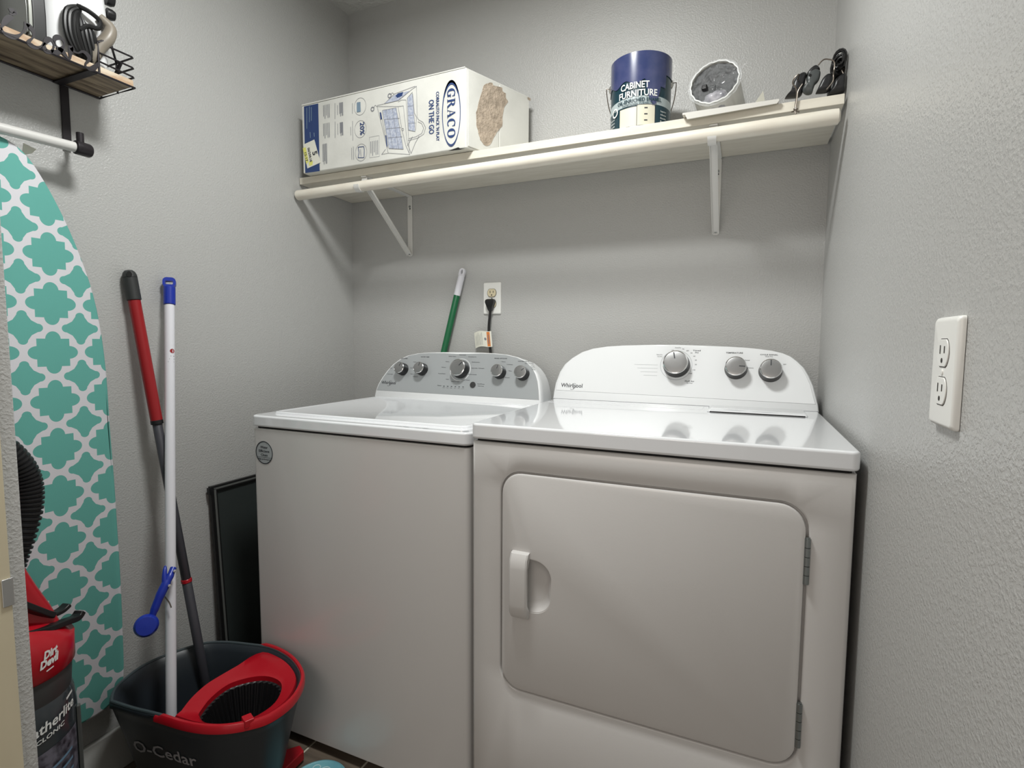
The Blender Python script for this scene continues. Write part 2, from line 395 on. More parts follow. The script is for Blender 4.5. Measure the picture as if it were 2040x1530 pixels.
WT = [('SOIL LEVEL', 0.341, 0.1487, 0.0292, 0.004), ('WATER TEMP', 0.4292, 0.1558, 0.0366, 0.0035), ('Bulky Items', 0.542, 0.1603, 0.0287, 0.0028), ('Normal', 0.582, 0.1658, 0.0247, 0.0034), ('Heavy', 0.5252, 0.1404, 0.0153, 0.0028), ('Whites', 0.5132, 0.1192, 0.018, 0.0028), ('Towels/Sheets', 0.5096, 0.0961, 0.0297, 0.0028), ('Light', 0.2899, 0.1106, 0.0099, 0.0026), ('Normal', 0.2899, 0.0874, 0.0237, 0.0026), ('Cold', 0.389, 0.1361, 0.0114, 0.0025), ('Cool', 0.3782, 0.1134, 0.0114, 0.0025), ('Warm', 0.3856, 0.0906, 0.0133, 0.0025), ('Hot', 0.4026, 0.0816, 0.0207, 0.0025), ('Soak', 0.5362, 0.0763, 0.0125, 0.0027), ('Drain & Spin', 0.5702, 0.0692, 0.0315, 0.0027), ('Power', 0.509, 0.0525, 0.0162, 0.003), ('Colors', 0.6208, 0.1595, 0.0312, 0.0027), ('Delicates', 0.6377, 0.1407, 0.0309, 0.0027), ('Quick Wash', 0.6488, 0.1192, 0.0494, 0.0027), ('Rinse', 0.632, 0.0967, 0.0325, 0.0027), ('Cold Wash', 0.609, 0.0762, 0.0319, 0.0027), ('RINSE OPTIONS', 0.7306, 0.156, 0.0462, 0.0036), ('1 Rinse', 0.7415, 0.1445, 0.0164, 0.0024), ('2 Rinses', 0.7669, 0.1352, 0.0219, 0.0023), ('1 Rinse', 0.7701, 0.1132, 0.0137, 0.0023), ('2 Rinses', 0.7616, 0.09, 0.0226, 0.0023), ('WATER LEVEL', 0.8154, 0.1473, 0.0413, 0.0032), ('Auto Sensing', 0.8358, 0.1401, 0.0306, 0.0023), ('Deep', 0.8496, 0.1317, 0.0133, 0.0023), ('Water', 0.8522, 0.1261, 0.014, 0.0023), ('Wash', 0.8541, 0.1204, 0.0132, 0.0023), ('Start/Pause', 0.6695, 0.0643, 0.0268, 0.0026), ('Hold to Cancel', 0.6699, 0.0569, 0.0235, 0.0021)]
bm = B()
for s, x, t, w, h in WT: text(bm, s, (lambda u, v, x=x, t=t, h=h: F(x + u, t - h * .5 + v, .0017)), max(h * .95, .0026), width=w, bold=.012)
for k, s in enumerate(('Fill', 'Wash', 'Rinse', 'Spin', 'Done', 'Lid')): text(bm, s, (lambda u, v, k=k: F(.5268 + .01518 * k + u, .0445 + v, .0017)), .0022, width=.008)
obj('lettering', bm, m_ink, wm)
for i in range(6): xx = .5268 + .01518 * i; bm = B(); loft(bm, [[F(xx + a * .0026, .0512 + b * .0011, .0012 + hh) for a, b in ((-1, -1), (1, -1), (1, 1), (-1, 1))] for hh in (0, .0006)]); obj('indicator_light', bm, m_ink, wm)
def swirl(bm, G, w):
    pts = smooth_path([(w * .10, -.0042, 0), (w * .16, -.0075, 0), (w * .28, -.004, 0), (w * .36, .004, 0), (w * .33, .0115, 0), (w * .25, .0125, 0), (w * .20, .008, 0)], 5)
    stroke(bm, [(p.x, p.y) for p in pts], .0007, G)
bm = B(); text(bm, 'Whirlpool', lambda u, v: F(.2905 + u, .0495 + v, .0017), .0115, width=.064, bold=.012); swirl(bm, lambda u, v: F(.281 + u, .0495 + v, .0018), .064); obj('logo', bm, m_ink, wm)
G = lambda u, v, h=0: Vector((.2725 + u, WY + .004 - .0008 - h, .828 + v))
bm = B(); lathe(bm, [(.032, 0), (.032, .001)], (.2725, WY + .0045, .828), (0, -1, 0), 40); st = obj('round_sticker', bm, m_silver, wm, label='round silver sticker on the washer front')
bm = B(); ring(bm, (0, 0), .0295, .0325, lambda u, v: G(u, v, .0002), 40)
for k, (s, w) in enumerate((('Water', .028), ('Efficient', .040), ('Clean', .026), ('High performance', .046))): text(bm, s, (lambda u, v, k=k: G(u, .012 - k * .0108 + v, .0003)), .0065 if k < 3 else .004, width=w, bold=.02)
stroke(bm, [(-.029, -.0135), (.029, -.0135)], .001, lambda u, v: G(u, v, .0003))
obj('lettering', bm, m_ink, st)

# ---- dryer
DX0, DX1, DY, DZ = .936, 1.6725, -.7314, .960
dr = thing('clothes_dryer', 'white front-loading dryer with white control panel and hinged square door, against the right wall', 'dryer', (DX0, DY, 0))
x0, x1, y0, y1 = DX0 + .003, DX1 - .004, DY + .003, -.05
door = rrect(1.014, .372, 1.597, .8575, .045, 8)
hole = rrect(1.0095, .3675, 1.6015, .862, .049, 8)
# cabinet: back box plus a front plate with a rounded opening
o = rrect(x0, y0 + .012, x1, y1, .006, 3); bm = B(); prism(bm, o, lambda x, y: (x, y, .028), lambda x, y: (x, y, .920))
zb, zt = .028, .920; N = len(hole); outer = []
cx, cz = (1.0095 + 1.6015) / 2, (.3675 + .862) / 2
for k, (px, pz) in enumerate(hole):
    q = k // 9; i = k % 9
    cxs = (x1, x0, x0, x1)[q]; czs = (zt, zt, zb, zb)[q]
    if i == 4: outer.append((cxs, czs))
    elif (i < 4) == (q in (0, 2)): outer.append((cxs, pz))
    else: outer.append((px, czs))
ins = lambda p, d: (min(max(p[0], x0 + d), x1 - d), min(max(p[1], zb + d), zt - d))
R1 = [[(p[0], y0 + .014, p[1]) for p in outer], [(ins(p, 0)[0], y0 + .008, p[1]) for p in outer], [(ins(p, .002)[0], y0 + .003, ins(p, .002)[1]) for p in outer], [(ins(p, .008)[0], y0, ins(p, .008)[1]) for p in outer],
      [(p[0], y0, p[1]) for p in inset(hole, -.004)], [(p[0], y0 + .0015, p[1]) for p in inset(hole, -.001)], [(p[0], y0 + .0035, p[1]) for p in hole], [(p[0], y0 + .016, p[1]) for p in hole]]
loft(bm, R1, cap0=False, cap1=False)
obj('cabinet', bm, m_white, dr, smooth=True, ang=50)
bm = B(); prism(bm, inset(hole, -.01), lambda x, z: (x, y0 + .0125, z), lambda x, z: (x, y0 + .015, z)); obj('door_recess', bm, m_gap, dr)
o2 = rrect(x0 + .006, y0 + .008, x1 - .006, y1 - .006, .01, 4); bm = B(); prism(bm, o2, lambda x, y: (x, y, .918), lambda x, y: (x, y, .926)); obj('gasket', bm, m_gap, dr)
bm = B(); box(bm, (x0 + .03, y0 + .03, 0), (x1 - .03, y1 - .03, .03)); obj('plinth', bm, m_gap, dr)
bm = B()
loft(bm, [[(p[0], y0 + .012, p[1]) for p in door], [(p[0], y0 + .001, p[1]) for p in door], [(p[0], y0 - .002, p[1]) for p in inset(door, .0015)], [(p[0], y0 - .0035, p[1]) for p in inset(door, .006)]])
dd = obj('door', bm, m_white, dr, smooth=True)
cb = B()
pts = [(1.060, .556)] + [(1.088 + .040 * math.cos(math.radians(a)), (.596 if a < 0 else .634) + .038 * math.sin(math.radians(a))) for a in range(-90, 91, 10)] + [(1.060, .672)]
prism(cb, inset(pts, -.003), lambda x, z: (x, y0 - .01, z), lambda x, z: (x, y0 - .0015, z)); carve(dd, cb)
cb = B(); loft(cb, [[(p[0], y0 - .004, p[1]) for p in inset(pts, -.002)], [(p[0], y0 - .0005, p[1]) for p in pts], [(p[0], y0 + .006, p[1]) for p in inset(pts, .010)], [(p[0], y0 + .0095, p[1]) for p in inset(pts, .022)]]); carve(dd, cb)
# handle: arched bar
def strap(x0_, x1_, zs, ys, th):
    bm = B(); rings = []
    for (z, y) in zip(zs, ys): rings.append([(x0_, y, z), (x0_ + .004, y - th, z), (x1_ - .003, y - th, z), (x1_, y, z)])
    loft(bm, rings); return bm
YF = y0 - .0035
bm = B()
prof = [(.5445, YF + .001, YF + .0), (.5445, YF + .001, YF - .012), (.556, YF + .001, YF - .0195), (.575, YF - .012, YF - .0215), (.655, YF - .012, YF - .0215), (.674, YF + .001, YF - .019), (.686, YF + .001, YF - .011), (.6885, YF + .001, YF + .0)]
rings = []
for z, yb, yf in prof: rings.append([(1.0395, yb, z), (1.0395, yf + .004, z), (1.0435, yf, z), (1.0775, yf, z), (1.0805, yf + .003, z), (1.0805, yb, z)])
loft(bm, rings); obj('handle', bm, m_white, dd, smooth=True, ang=35, bevel=.0012)
for zc in (.7595, .4565):
    bm = B()
    for k in range(5):
        cyl(bm, (1.6000, y0 - .0005, zc - .0405 + k * .0165), (1.6000, y0 - .0005, zc - .0405 + k * .0165 + .0155), .0052, 14)
    box(bm, (1.5955, y0 + .001, zc - .0405), (1.6045, y0 + .006, zc + .041)); cyl(bm, (1.6, y0 - .0005, zc + .041), (1.6, y0 - .0005, zc + .0435), .0035, 10)
    obj('hinge', bm, m_steel, dr, smooth=True, ang=30, label='grey steel hinge')
slab(dr, 'top_deck', DX0, DY, DX1, -.05, .925, .960, .014, .006, m_top)
bm = B(); o = rrect(DX0 + .012, -.262, 1.388, -.178, .004, 3)
loft(bm, [[(x, y, .9595) for x, y in o], [(x, y, .9606) for x, y in inset(o, .0006)], [(x, y, .9606) for x, y in inset(o, .002)]]); obj('rear_ledge', bm, m_top, dr, smooth=True, ang=30)
o = rrect(1.402, -.300, 1.634, -.178, .006, 4); bm = B()
loft(bm, [[(x, y, .9605) for x, y in o], [(x, y, .9630) for x, y in o], [(x, y, .9655) for x, y in inset(o, .004)]]); ls = obj('lint_screen_cover', bm, m_top, dr, smooth=True, ang=60)
bm = B(); box(bm, (1.409, -.3012, .9607), (1.628, -.2985, .9628)); obj('finger_slot', bm, m_gap, ls)
dtop = [(.9312, 0), (.9318, .022), (.934, .050), (.944, .089), (.958, .115), (.981, .137), (1.010, .156), (1.044, .168), (1.088, .1755), (1.138, .1795), (1.229, .183), (1.290, .1835), (1.345, .1825), (1.395, .181), (1.442, .179), (1.485, .1765), (1.52, .173), (1.556, .168), (1.584, .161), (1.605, .151), (1.621, .137), (1.636, .120), (1.647, .099), (1.658, .071), (1.665, .041), (1.670, .018), (1.672, 0)]
F2 = console(dr, .9312, 1.672, -.166, .960, dtop, -.052, (.028, .020), m_plas)
for x, t, r, deg in ((1.3035, .119, .0355, -12), (1.4655, .111, .028, 92), (1.5535, .106, .028, 0)): knob(dr, F2, x, t, r, deg, .034)
bm = B()
for s, x, t, w, h in [('Normal Dry', 1.3047, 0.1727, 0.0169, 0.0033), ('AUTO', 1.29, 0.1644, 0.0068, 0.0033), ('70', 1.3195, 0.1685, 0.0056, 0.0032), ('60', 1.3326, 0.1638, 0.0066, 0.0032), ('50', 1.3435, 0.1566, 0.0055, 0.0032), ('Timed', 1.3579, 0.1646, 0.0219, 0.0041), ('Dry', 1.3588, 0.1586, 0.0098, 0.0041), ('40', 1.3518, 0.1471, 0.0055, 0.0032), ('30', 1.3568, 0.1352, 0.0055, 0.0032), ('20', 1.3575, 0.1218, 0.0054, 0.0032), ('Heavy Dry', 1.2526, 0.1504, 0.0173, 0.0033), ('Less Dry', 1.2542, 0.1445, 0.0149, 0.0028), ('10', 1.3535, 0.1053, 0.0065, 0.0032), ('OFF', 1.3438, 0.0943, 0.0098, 0.0032), ('Fluff Air', 1.3434, 0.0711, 0.0261, 0.004), ('No Heat', 1.3433, 0.0654, 0.0163, 0.0027), ('TEMPERATURE', 1.4598, 0.1588, 0.0446, 0.0045), ('Normal', 1.4941, 0.1375, 0.0122, 0.0026), ('Delicate', 1.5035, 0.1152, 0.0151, 0.0026), ('CYCLE SIGNAL', 1.5491, 0.1546, 0.0445, 0.0039), ('Damp Dry', 1.5493, 0.1494, 0.0188, 0.0026), ('OFF', 1.5884, 0.1273, 0.0077, 0.0026)]: text(bm, s, (lambda u, v, x=x, t=t, h=h: F2(x + u, t - h * .5 + v, .0017)), max(h * .95, .003), width=w, bold=.012 if h > .0035 else 0)
obj('lettering', bm, m_ink, dr)
bm = B(); ring(bm, (1.3025, .1185), .0445, .0455, lambda u, v: F2(u, v, .0016), 48)
for k in range(4): stroke(bm, [(1.18 + .01 * k, .118 - .011 * k), (1.25, .118 - .011 * k)], .0007, lambda u, v: F2(u, v, .0016))
obj('dial_track', bm, m_silver, dr)
bm = B(); text(bm, 'Whirlpool', lambda u, v: F2(.9895 + u, .0385 + v, .0017), .0125, width=.070, bold=.012); swirl(bm, lambda u, v: F2(.979 + u, .0385 + v, .0018), .07); obj('logo', bm, m_ink, dr)

# ================================================================ shelf, rod, brackets
sh = thing('wall_shelf', 'long cream painted wall shelf above the washer and dryer', 'shelf', (0, 0, 1.697))
ZS = 1.7193
bm = B(); box(bm, (.003, -.278, 1.696), (W - .006, -.001, ZS)); bmesh.ops.bisect_plane(bm, geom=bm.verts[:] + bm.edges[:] + bm.faces[:], plane_co=(.8, 0, 0), plane_no=(1, 0, 0))
obj('board', bm, m_shelf, sh, bevel=.0015)
bm = B(); tube(bm, [(.006, -.2925, 1.654), (.010, -.2925, 1.654), (.8, -.294, 1.658), (1.652, -.300, 1.661), (1.664, -.300, 1.661), (1.668, -.300, 1.661)], [.012, .0172, .0172, .0178, .0172, .011], 24)
bmesh.ops.bisect_plane(bm, geom=bm.verts[:] + bm.edges[:] + bm.faces[:], plane_co=(.5, 0, 0), plane_no=(1, 0, 0))
tag(obj('hanging_rod', bm, m_rod, None, smooth=True, loc=(.8, -.294, 1.658)), 'cream painted round hanging rod below the front edge of the wall shelf', 'rod')
def bracket(x, label):
    t = thing('shelf_bracket', label, 'bracket', (x, -.001, 1.467), 'steel brackets under the wall shelf')
    h = .0105
    bm = B(); o = rrect(x - h, 1.467, x + h, 1.6955, .008, 4); prism(bm, o, lambda a, z: (a, -.0035, z), lambda a, z: (a, -.001, z))
    obj('wall_leg', bm, m_brack, t, bevel=.0006)
    bm = B(); box(bm, (x - h, -.275, 1.692), (x + h, -.004, 1.6955)); box(bm, (x - h, -.268, 1.676), (x + h, -.2655, 1.692)); obj('top_leg', bm, m_brack, t, bevel=.0005)
    p0 = Vector((x, -.266, 1.678)); p1 = Vector((x, -.006, 1.474)); d = (p1 - p0).normalized(); nn = Vector((0, d.z, -d.y))
    bm = B(); r = []
    for p, w in ((p0, h * .95), (p1, h * .95)):
        r.append([p + Vector((a, 0, 0)) + nn * b for a, b in ((-w, 0), (w, 0), (w, .007), (w - .0015, .007), (w - .0015, .0016), (-w + .0015, .0016), (-w + .0015, .007), (-w, .007))])
    loft(bm, r); br = obj('diagonal_brace', bm, m_brack, t)
    # hook that carries the rod
    pts = [(-.268, 1.690)] + [(-.2935 + .0200 * math.cos(math.radians(a)), 1.6575 + .0200 * math.sin(math.radians(a))) for a in range(20, -200, -20)]
    bm = B(); rings = []
    for i, (y, z) in enumerate(pts):
        a = pts[max(i - 1, 0)]; b = pts[min(i + 1, len(pts) - 1)]; dy, dz = b[0] - a[0], b[1] - a[1]; l = math.hypot(dy, dz); ny, nz = -dz / l * .0013, dy / l * .0013
        rings.append([(x - h, y + ny, z + nz), (x + h, y + ny, z + nz), (x + h, y - ny, z - nz), (x - h, y - ny, z - nz)])
    loft(bm, rings); obj('rod_hook', bm, m_brack, t, smooth=True)
    for z in (1.476, 1.655):
        bm = B(); lathe(bm, [(.0045, 0), (.0042, .0018), (.002, .0026), (.0001, .0026)], (x, -.0035 if z > 1.5 else -.008, z), (0, -1, 0), 14); obj('screw', bm, m_steel, t, smooth=True, label='steel screw head')
    bm = B()
    for z in (1.672, 1.682): lathe(bm, [(.0028, 0), (.0028, .0004)], (x + .001, -.0036, z - .025), (0, -1, 0), 12)
    obj('screw_slot', bm, m_gap, t)
bracket(.284, 'white steel shelf bracket on the left, below the cardboard box')
bracket(1.392, 'white steel shelf bracket on the right, below the duct roll')

# ================================================================ cardboard box
bxr = thing('cardboard_box', 'long white printed cardboard box with a torn brown patch, left on the shelf', 'box', (.05, -.3077, ZS))
YB = -.3077; e2 = Vector((.3373, .9414, 0)); ZT = 1.951; ZB = ZS + .001
FX = lambda u, v, h=0: Vector((u, YB - .0004 - h, v))
A0 = Vector((.050, YB, 0)); A1 = Vector((.696, YB, 0)); A2 = A1 + e2 * .284; A3 = Vector((.050, A2.y, 0))
A2.z = A3.z = 0
bm = B()
plan = [A0, A1, A2, A3]
rings = [[p + Vector((0, 0, ZB)) for p in plan]]
for z in (ZB + .05, ZB + .12, ZB + .18): rings.append([p + Vector((0, 0, z - ZB + ZB)) for p in plan])
rings.append([A0 + Vector((0, 0, ZT - .003)), A1 + Vector((0, 0, ZT + .002)), A2 + Vector((0, 0, ZT + .010)), A3 + Vector((0, 0, ZT))])
loft(bm, rings); obj('carton', bm, m_card, bxr, bevel=.004, seg=3)
EN = Vector((e2.y, -e2.x, 0))
EX = lambda u, v, h=0: A1 + e2 * u + Vector((0, 0, v)) + EN * (.0006 + h)
for nm, a, b, c_, d_ in (('end_flap', .006, .137, ZB + .006, ZT - .004), ('end_flap', .140, .280, ZB + .006, ZT - .002)):
    bm = B(); loft(bm, [[EX(a, c_), EX(b, c_), EX(b, d_), EX(a, d_)], [EX(a + .001, c_ + .001, .002), EX(b - .001, c_ + .001, .002), EX(b - .001, d_ - .001, .002), EX(a + .001, d_ - .001, .002)]]); obj(nm, bm, m_card, bxr)
bm = B(); loft(bm, [[A0 + Vector((.002, -.001, ZT - .003)), A1 + Vector((-.003, -.001, ZT + .001)), A1 + Vector((-.003, .12, ZT + .007)), A0 + Vector((.002, .12, ZT + .003))], [A0 + Vector((.002, -.001, ZT + .001)), A1 + Vector((-.003, -.001, ZT + .004)), A1 + Vector((-.003, .12, ZT + .009)), A0 + Vector((.002, .12, ZT + .005))]]); obj('top_flap', bm, m_card, bxr)
bm = B(); stain = [(.0951,1.9407),(.0791,1.9315),(.0698,1.921),(.0633,1.9023),(.0516,1.8746),(.0425,1.8498),(.0386,1.8339),(.0399,1.8142),(.0386,1.801),(.0451,1.7844),(.0503,1.7692),(.0556,1.7577),(.0688,1.7482),(.0822,1.7461),(.0957,1.7515),(.1039,1.765),(.112,1.7786),(.1258,1.7977),(.151,1.8249),(.1523,1.8493),(.1565,1.8698),(.1621,1.8889),(.1792,1.9097),(.1676,1.9156),(.1675,1.931),(.1532,1.9339),(.1503,1.9444),(.128,1.9397),(.1114,1.9369),(.106,1.9426)]; cxs = sum(p[0] for p in stain) / len(stain); czs = sum(p[1] for p in stain) / len(stain)
jit = [(x + random.uniform(-.0015, .0015), z + random.uniform(-.0012, .0012)) for x, z in [q for p, p2 in zip(stain, stain[1:] + stain[:1]) for q in (p, ((p[0] + p2[0]) / 2, (p[1] + p2[1]) / 2))]]
loft(bm, [[EX(x, z, .0021) for x, z in jit], [EX(x, z, .0029) for x, z in jit], [EX(cxs + (x - cxs) * .93, czs + (z - czs) * .95, .0024) for x, z in jit]], cap0=False); obj('torn_patch', bm, m_torn, bxr, label='torn brown patch on the box end')
for pl in ([(.272,1.9773),(.2877,1.9765),(.2847,1.9674),(.2721,1.9693)],):
    bm = B(); poly(bm, [EX(x, z - .022, .0026) for x, z in pl]); obj('corner_scuff', bm, m_torn, bxr)
bm = B(); poly(bm, [FX(x, z + .009, .0006) for x, z in [(.6347,1.7099),(.6544,1.7137),(.6696,1.7163),(.676,1.7118),(.6932,1.7095),(.6717,1.7078)]]); obj('crushed_corner', bm, m_gap, bxr, label='dark crushed lower edge')
TD = lambda x, z: (lambda u, v: FX(x + v, z - u, .0008))      # lines read downwards
bm = B(); ring(bm, (.6455, 1.8285), .0890, .0955, lambda u, v: FX(u, v, .0006), 56, sx=.335, sy=1.0, c2=(.6455, 1.8265))
ring(bm, (.6455, 1.8285), .0935, .0965, lambda u, v: FX(u, v, .0007), 56, sx=.335, sy=1.0, c2=(.6455, 1.8235))
poly(bm, [FX(.6455 + .0323 * math.cos(a), 1.8285 + .0962 * math.sin(a), .0007) for a in [math.radians(q) for q in range(38, 143, 5)]] + [FX(.6455 + .0300 * math.cos(a), 1.8215 + .0900 * math.sin(a), .0007) for a in [math.radians(q) for q in range(142, 37, -5)]])
# serif capitals for the oval, drawn as strokes
def glyph(bm, ch, s0, w, f, hgt):
    T, n = .27, .12
    def P(x, y): return f(s0 + x * w, y * hgt)
    def bar(x0, y0, x1, y1): poly(bm, [P(x0, y0), P(x1, y0), P(x1, y1), P(x0, y1)])
    def arc(cx, cy, rx, ry, a0, a1, t0=T, t1=n):
        k = 18; q = []
        for i in range(k):
            aa, ab = math.radians(a0 + (a1 - a0) * i / k), math.radians(a0 + (a1 - a0) * (i + 1) / k)
            ta = t1 + (t0 - t1) * abs(math.cos(aa)) ** 1.5; tb = t1 + (t0 - t1) * abs(math.cos(ab)) ** 1.5
            poly(bm, [P(cx + rx * math.cos(aa), cy + ry * math.sin(aa)), P(cx + rx * math.cos(ab), cy + ry * math.sin(ab)), P(cx + (rx - tb) * math.cos(ab), cy + (ry - n) * math.sin(ab)), P(cx + (rx - ta) * math.cos(aa), cy + (ry - n) * math.sin(aa))])
    if ch == 'O': arc(.5, .5, .48, .52, 0, 360)
    if ch == 'C': arc(.53, .5, .50, .52, 48, 312); bar(.80, .62, .88, .98)
    if ch == 'G': arc(.53, .5, .50, .52, 48, 300); bar(.80, .62, .88, .98); bar(.66, .02, .86, .45); bar(.55, .40, .97, .46)
    if ch == 'R':
        bar(.12, 0, .34, 1); bar(.0, 0, .46, .05); bar(0, .95, .4, 1); arc(.45, .74, .37, .26, -90, 90, T, n); bar(.3, .91, .46, 1); bar(.3, .47, .5, .55); poly(bm, [P(.45, .5), P(.68, .5), P(1.02, .0), P(.76, .0)]); bar(.76, 0, 1.1, .05)
    if ch == 'A':
        poly(bm, [P(.12, 0), P(.20, 0), P(.50, 1), P(.44, .92)]); poly(bm, [P(.42, 1.02), P(.56, 1.02), P(.95, 0), P(.70, 0)]); bar(.26, .30, .72, .37); bar(-.02, 0, .34, .05); bar(.60, 0, 1.06, .05)
L_ = .150; z0 = 1.9015; u0 = 0
for ch, w in (('G', .030), ('R', .029), ('A', .029), ('C', .029), ('O', .031)):
    glyph(bm, ch, 0, w * .93, (lambda x, y, u0=u0: FX(.6318 + y, z0 - u0 - x, .0008)), .0275); u0 += w
obj('logo', bm, m_navy, bxr)
bm = B(); text(bm, "CORRALITO PACK 'N PLAY", TD(.5925, 1.8265), .0105, width=.146, bold=.018); text(bm, 'ON THE GO', TD(.5665, 1.8285), .0180, width=.102, bold=.018)
obj('lettering', bm, m_navy, bxr)
bm = B()
for k, pl in enumerate([[(.3915,1.8778),(.4152,1.7561),(.4707,1.7465),(.4449,1.8771)],[(.4874,1.8999),(.4912,1.8018),(.5156,1.7942),(.5071,1.9103)],[(.3995,1.8967),(.4405,1.9179),(.4975,1.9199),(.4527,1.8979)]]): poly(bm, [FX(x, z, .0004 + .0001 * k) for x, z in pl])
obj('picture_fill', bm, m_paleblue, bxr)
bm = B()
for pl in [[(.3711,1.8933),(.3808,1.8591),(.3955,1.8079),(.4124,1.7421),(.4953,1.7271),(.4808,1.7552),(.4665,1.8055),(.4525,1.8799),(.3711,1.8933)],[(.3915,1.8778),(.4152,1.7561),(.4707,1.7465),(.4449,1.8771),(.3915,1.8778)],[(.3862,1.8705),(.4101,1.7588)],[(.4527,1.8939),(.4652,1.8977),(.4825,1.8948),(.491,1.7819),(.4929,1.7315)],[(.4525,1.8799),(.4724,1.8786),(.4858,1.7646),(.5002,1.7285)],[(.3711,1.8964),(.4527,1.8979),(.5048,1.9225),(.5219,1.9293),(.5234,1.8366),(.5281,1.828)],[(.3995,1.8967),(.438,1.9204),(.5171,1.9302)],[(.4874,1.8999),(.4912,1.8018),(.5156,1.7942),(.5071,1.9103)],[(.4874,1.8999),(.5072,1.9143)],[(.5071,1.9103),(.5138,1.85),(.5209,1.837),(.5181,1.7979)],[(.5281,1.828),(.5449,1.8175),(.5543,1.8004),(.547,1.7817),(.5252,1.773),(.4884,1.7702)],[(.5257,1.8225),(.5401,1.8143),(.5471,1.7995),(.5398,1.7848),(.5179,1.778),(.4909,1.7759)],[(.5301,1.7783),(.5153,1.7585),(.5002,1.7305)],[(.5057,1.7798),(.4857,1.7546)],[(.4024,1.7557),(.3866,1.7414),(.4124,1.7421)],[(.3711,1.8933),(.3634,1.8987),(.358,1.8914)],[(.438,1.9204),(.4305,1.9257),(.4254,1.9206)],[(.4069,1.8773),(.4305,1.753)],[(.4298,1.8776),(.4532,1.7489)],[(.3987,1.8482),(.457,1.8431)],[(.4047,1.8188),(.4628,1.8141)],[(.4093,1.7895),(.4674,1.7853)],[(.4884,1.874),(.5079,1.8727)],[(.4893,1.846),(.5101,1.8447)],[(.4902,1.822),(.5171,1.8198)]]: stroke(bm, pl, .0011, lambda u, v: FX(u, v, .0008))
for k, (x, z) in enumerate([(.3527,1.8882),(.4203,1.9184),(.469,1.8072)]): ring(bm, (x, z), .0045 if k < 2 else .003, .0075 if k < 2 else .0042, lambda u, v: FX(u, v, .0008), 16)
obj('picture_lines', bm, m_greyink, bxr)
bm = B()
for pl in [[(.4429,1.9135),(.453,1.9198),(.4729,1.9203),(.4678,1.9092),(.4503,1.9062)],[(.3811,1.8733),(.3862,1.8725),(.3898,1.8516),(.3846,1.8504)],[(.4018,1.7988),(.4056,1.7982),(.4102,1.7629),(.4063,1.7634)]]: poly(bm, [FX(x, z, .001) for x, z in pl])
obj('picture_accents', bm, m_navy, bxr)
bm = B(); poly(bm, [FX(x, z, .0006) for x, z in [(.0621,1.9443),(.1258,1.9434),(.1258,1.7199),(.0606,1.721)]]); obj('navy_band', bm, m_navy, bxr)
bm = B(); pl = [[(.2918,1.777),(.3147,1.7759),(.3172,1.7652),(.3153,1.7403),(.2911,1.7434),(.2955,1.7597),(.2918,1.777)],[(.3011,1.7694),(.3033,1.746)]]; stroke(bm, pl[0], .002, lambda u, v: FX(u, v, .0006)); stroke(bm, pl[1], .001, lambda u, v: FX(u, v, .0006))
text(bm, '20%', TD(.3015, 1.8335), .017, width=.040, bold=.02)
obj('picture_blue', bm, m_navy, bxr)
bm = B()
for x, z in [(.3027,1.9046),(.3025,1.833),(.3036,1.7586)]: ring(bm, (x, z), .0265, .0275, lambda u, v: FX(u, v, .0005), 32, sx=.88)
for pl in [[(.1983,1.9324),(.1969,1.8817)],[(.1975,1.8731),(.1961,1.82)],[(.2714,1.9202),(.2707,1.8869)],[(.2707,1.8639),(.2706,1.8009)],[(.2626,1.8463),(.2628,1.8189)],[(.2646,1.7786),(.2651,1.7404)],[(.2723,1.7817),(.2725,1.7395)],[(.2087,1.9243),(.2084,1.8926)],[(.2085,1.865),(.2082,1.8289)]]: stroke(bm, pl, .0016, lambda u, v: FX(u, v, .0005))
for pl in [[(.1452,1.9349),(.1766,1.9339),(.1753,1.8872),(.1438,1.8879)],[(.1434,1.875),(.1749,1.8723),(.1735,1.8232),(.142,1.8256)],[(.2159,1.9316),(.2325,1.9309),(.2313,1.8848),(.2147,1.8853)],[(.217,1.868),(.2309,1.868),(.2298,1.8216),(.2158,1.8214)],[(.14,1.8085),(.1602,1.8079),(.1597,1.7386),(.1394,1.739)],[(.3403,1.789),(.3744,1.7884),(.3762,1.7407),(.342,1.741)]]:
    (xa, za), (xb, _), (_, zb_), _ = pl; n = 5; z1, z0_ = max(za, zb_), min(za, zb_)
    for i in range(n):
        x = xa + (xb - xa) * (i + .5) / n; g = random.Random(i).uniform(.0, .012); stroke(bm, [(x, z1 - .001), (x, z0_ + g)], .0024, lambda u, v: FX(u, v, .0005))
stroke(bm, [(.338, 1.802), (.338, 1.737), (.3775, 1.737), (.3775, 1.802), (.338, 1.802)], .0007, lambda u, v: FX(u, v, .0005))
obj('small_print', bm, m_greyink, bxr)
bm = B(); poly(bm, [FX(x, z, .0007) for x, z in [(.2895,1.9192),(.3043,1.9188),(.305,1.8877),(.2889,1.8882)]]); obj('picture_teal', bm, m_tealink, bxr)
bm = B()
for pl in [[(.0752,1.9378),(.0729,1.8683)],[(.0871,1.9402),(.0854,1.8882)],[(.0958,1.9365),(.0944,1.8912)],[(.1049,1.8505),(.1059,1.8372)],[(.0873,1.8552),(.0882,1.8354)]]: stroke(bm, pl, .0025, lambda u, v: FX(u, v, .0009))
obj('band_lines', bm, m_tealink, bxr)
bm = B(); sp_ = [(.0548,1.817),(.1056,1.8275),(.131,1.7477),(.0715,1.7352)]; loft(bm, [[FX(x, z, .0009) for x, z in sp_], [FX(x, z, .0014) for x, z in sp_]]); stk = obj('paper_sticker', bm, m_paper, bxr, label='cream paper sticker with yellow highlighting')
bm = B()
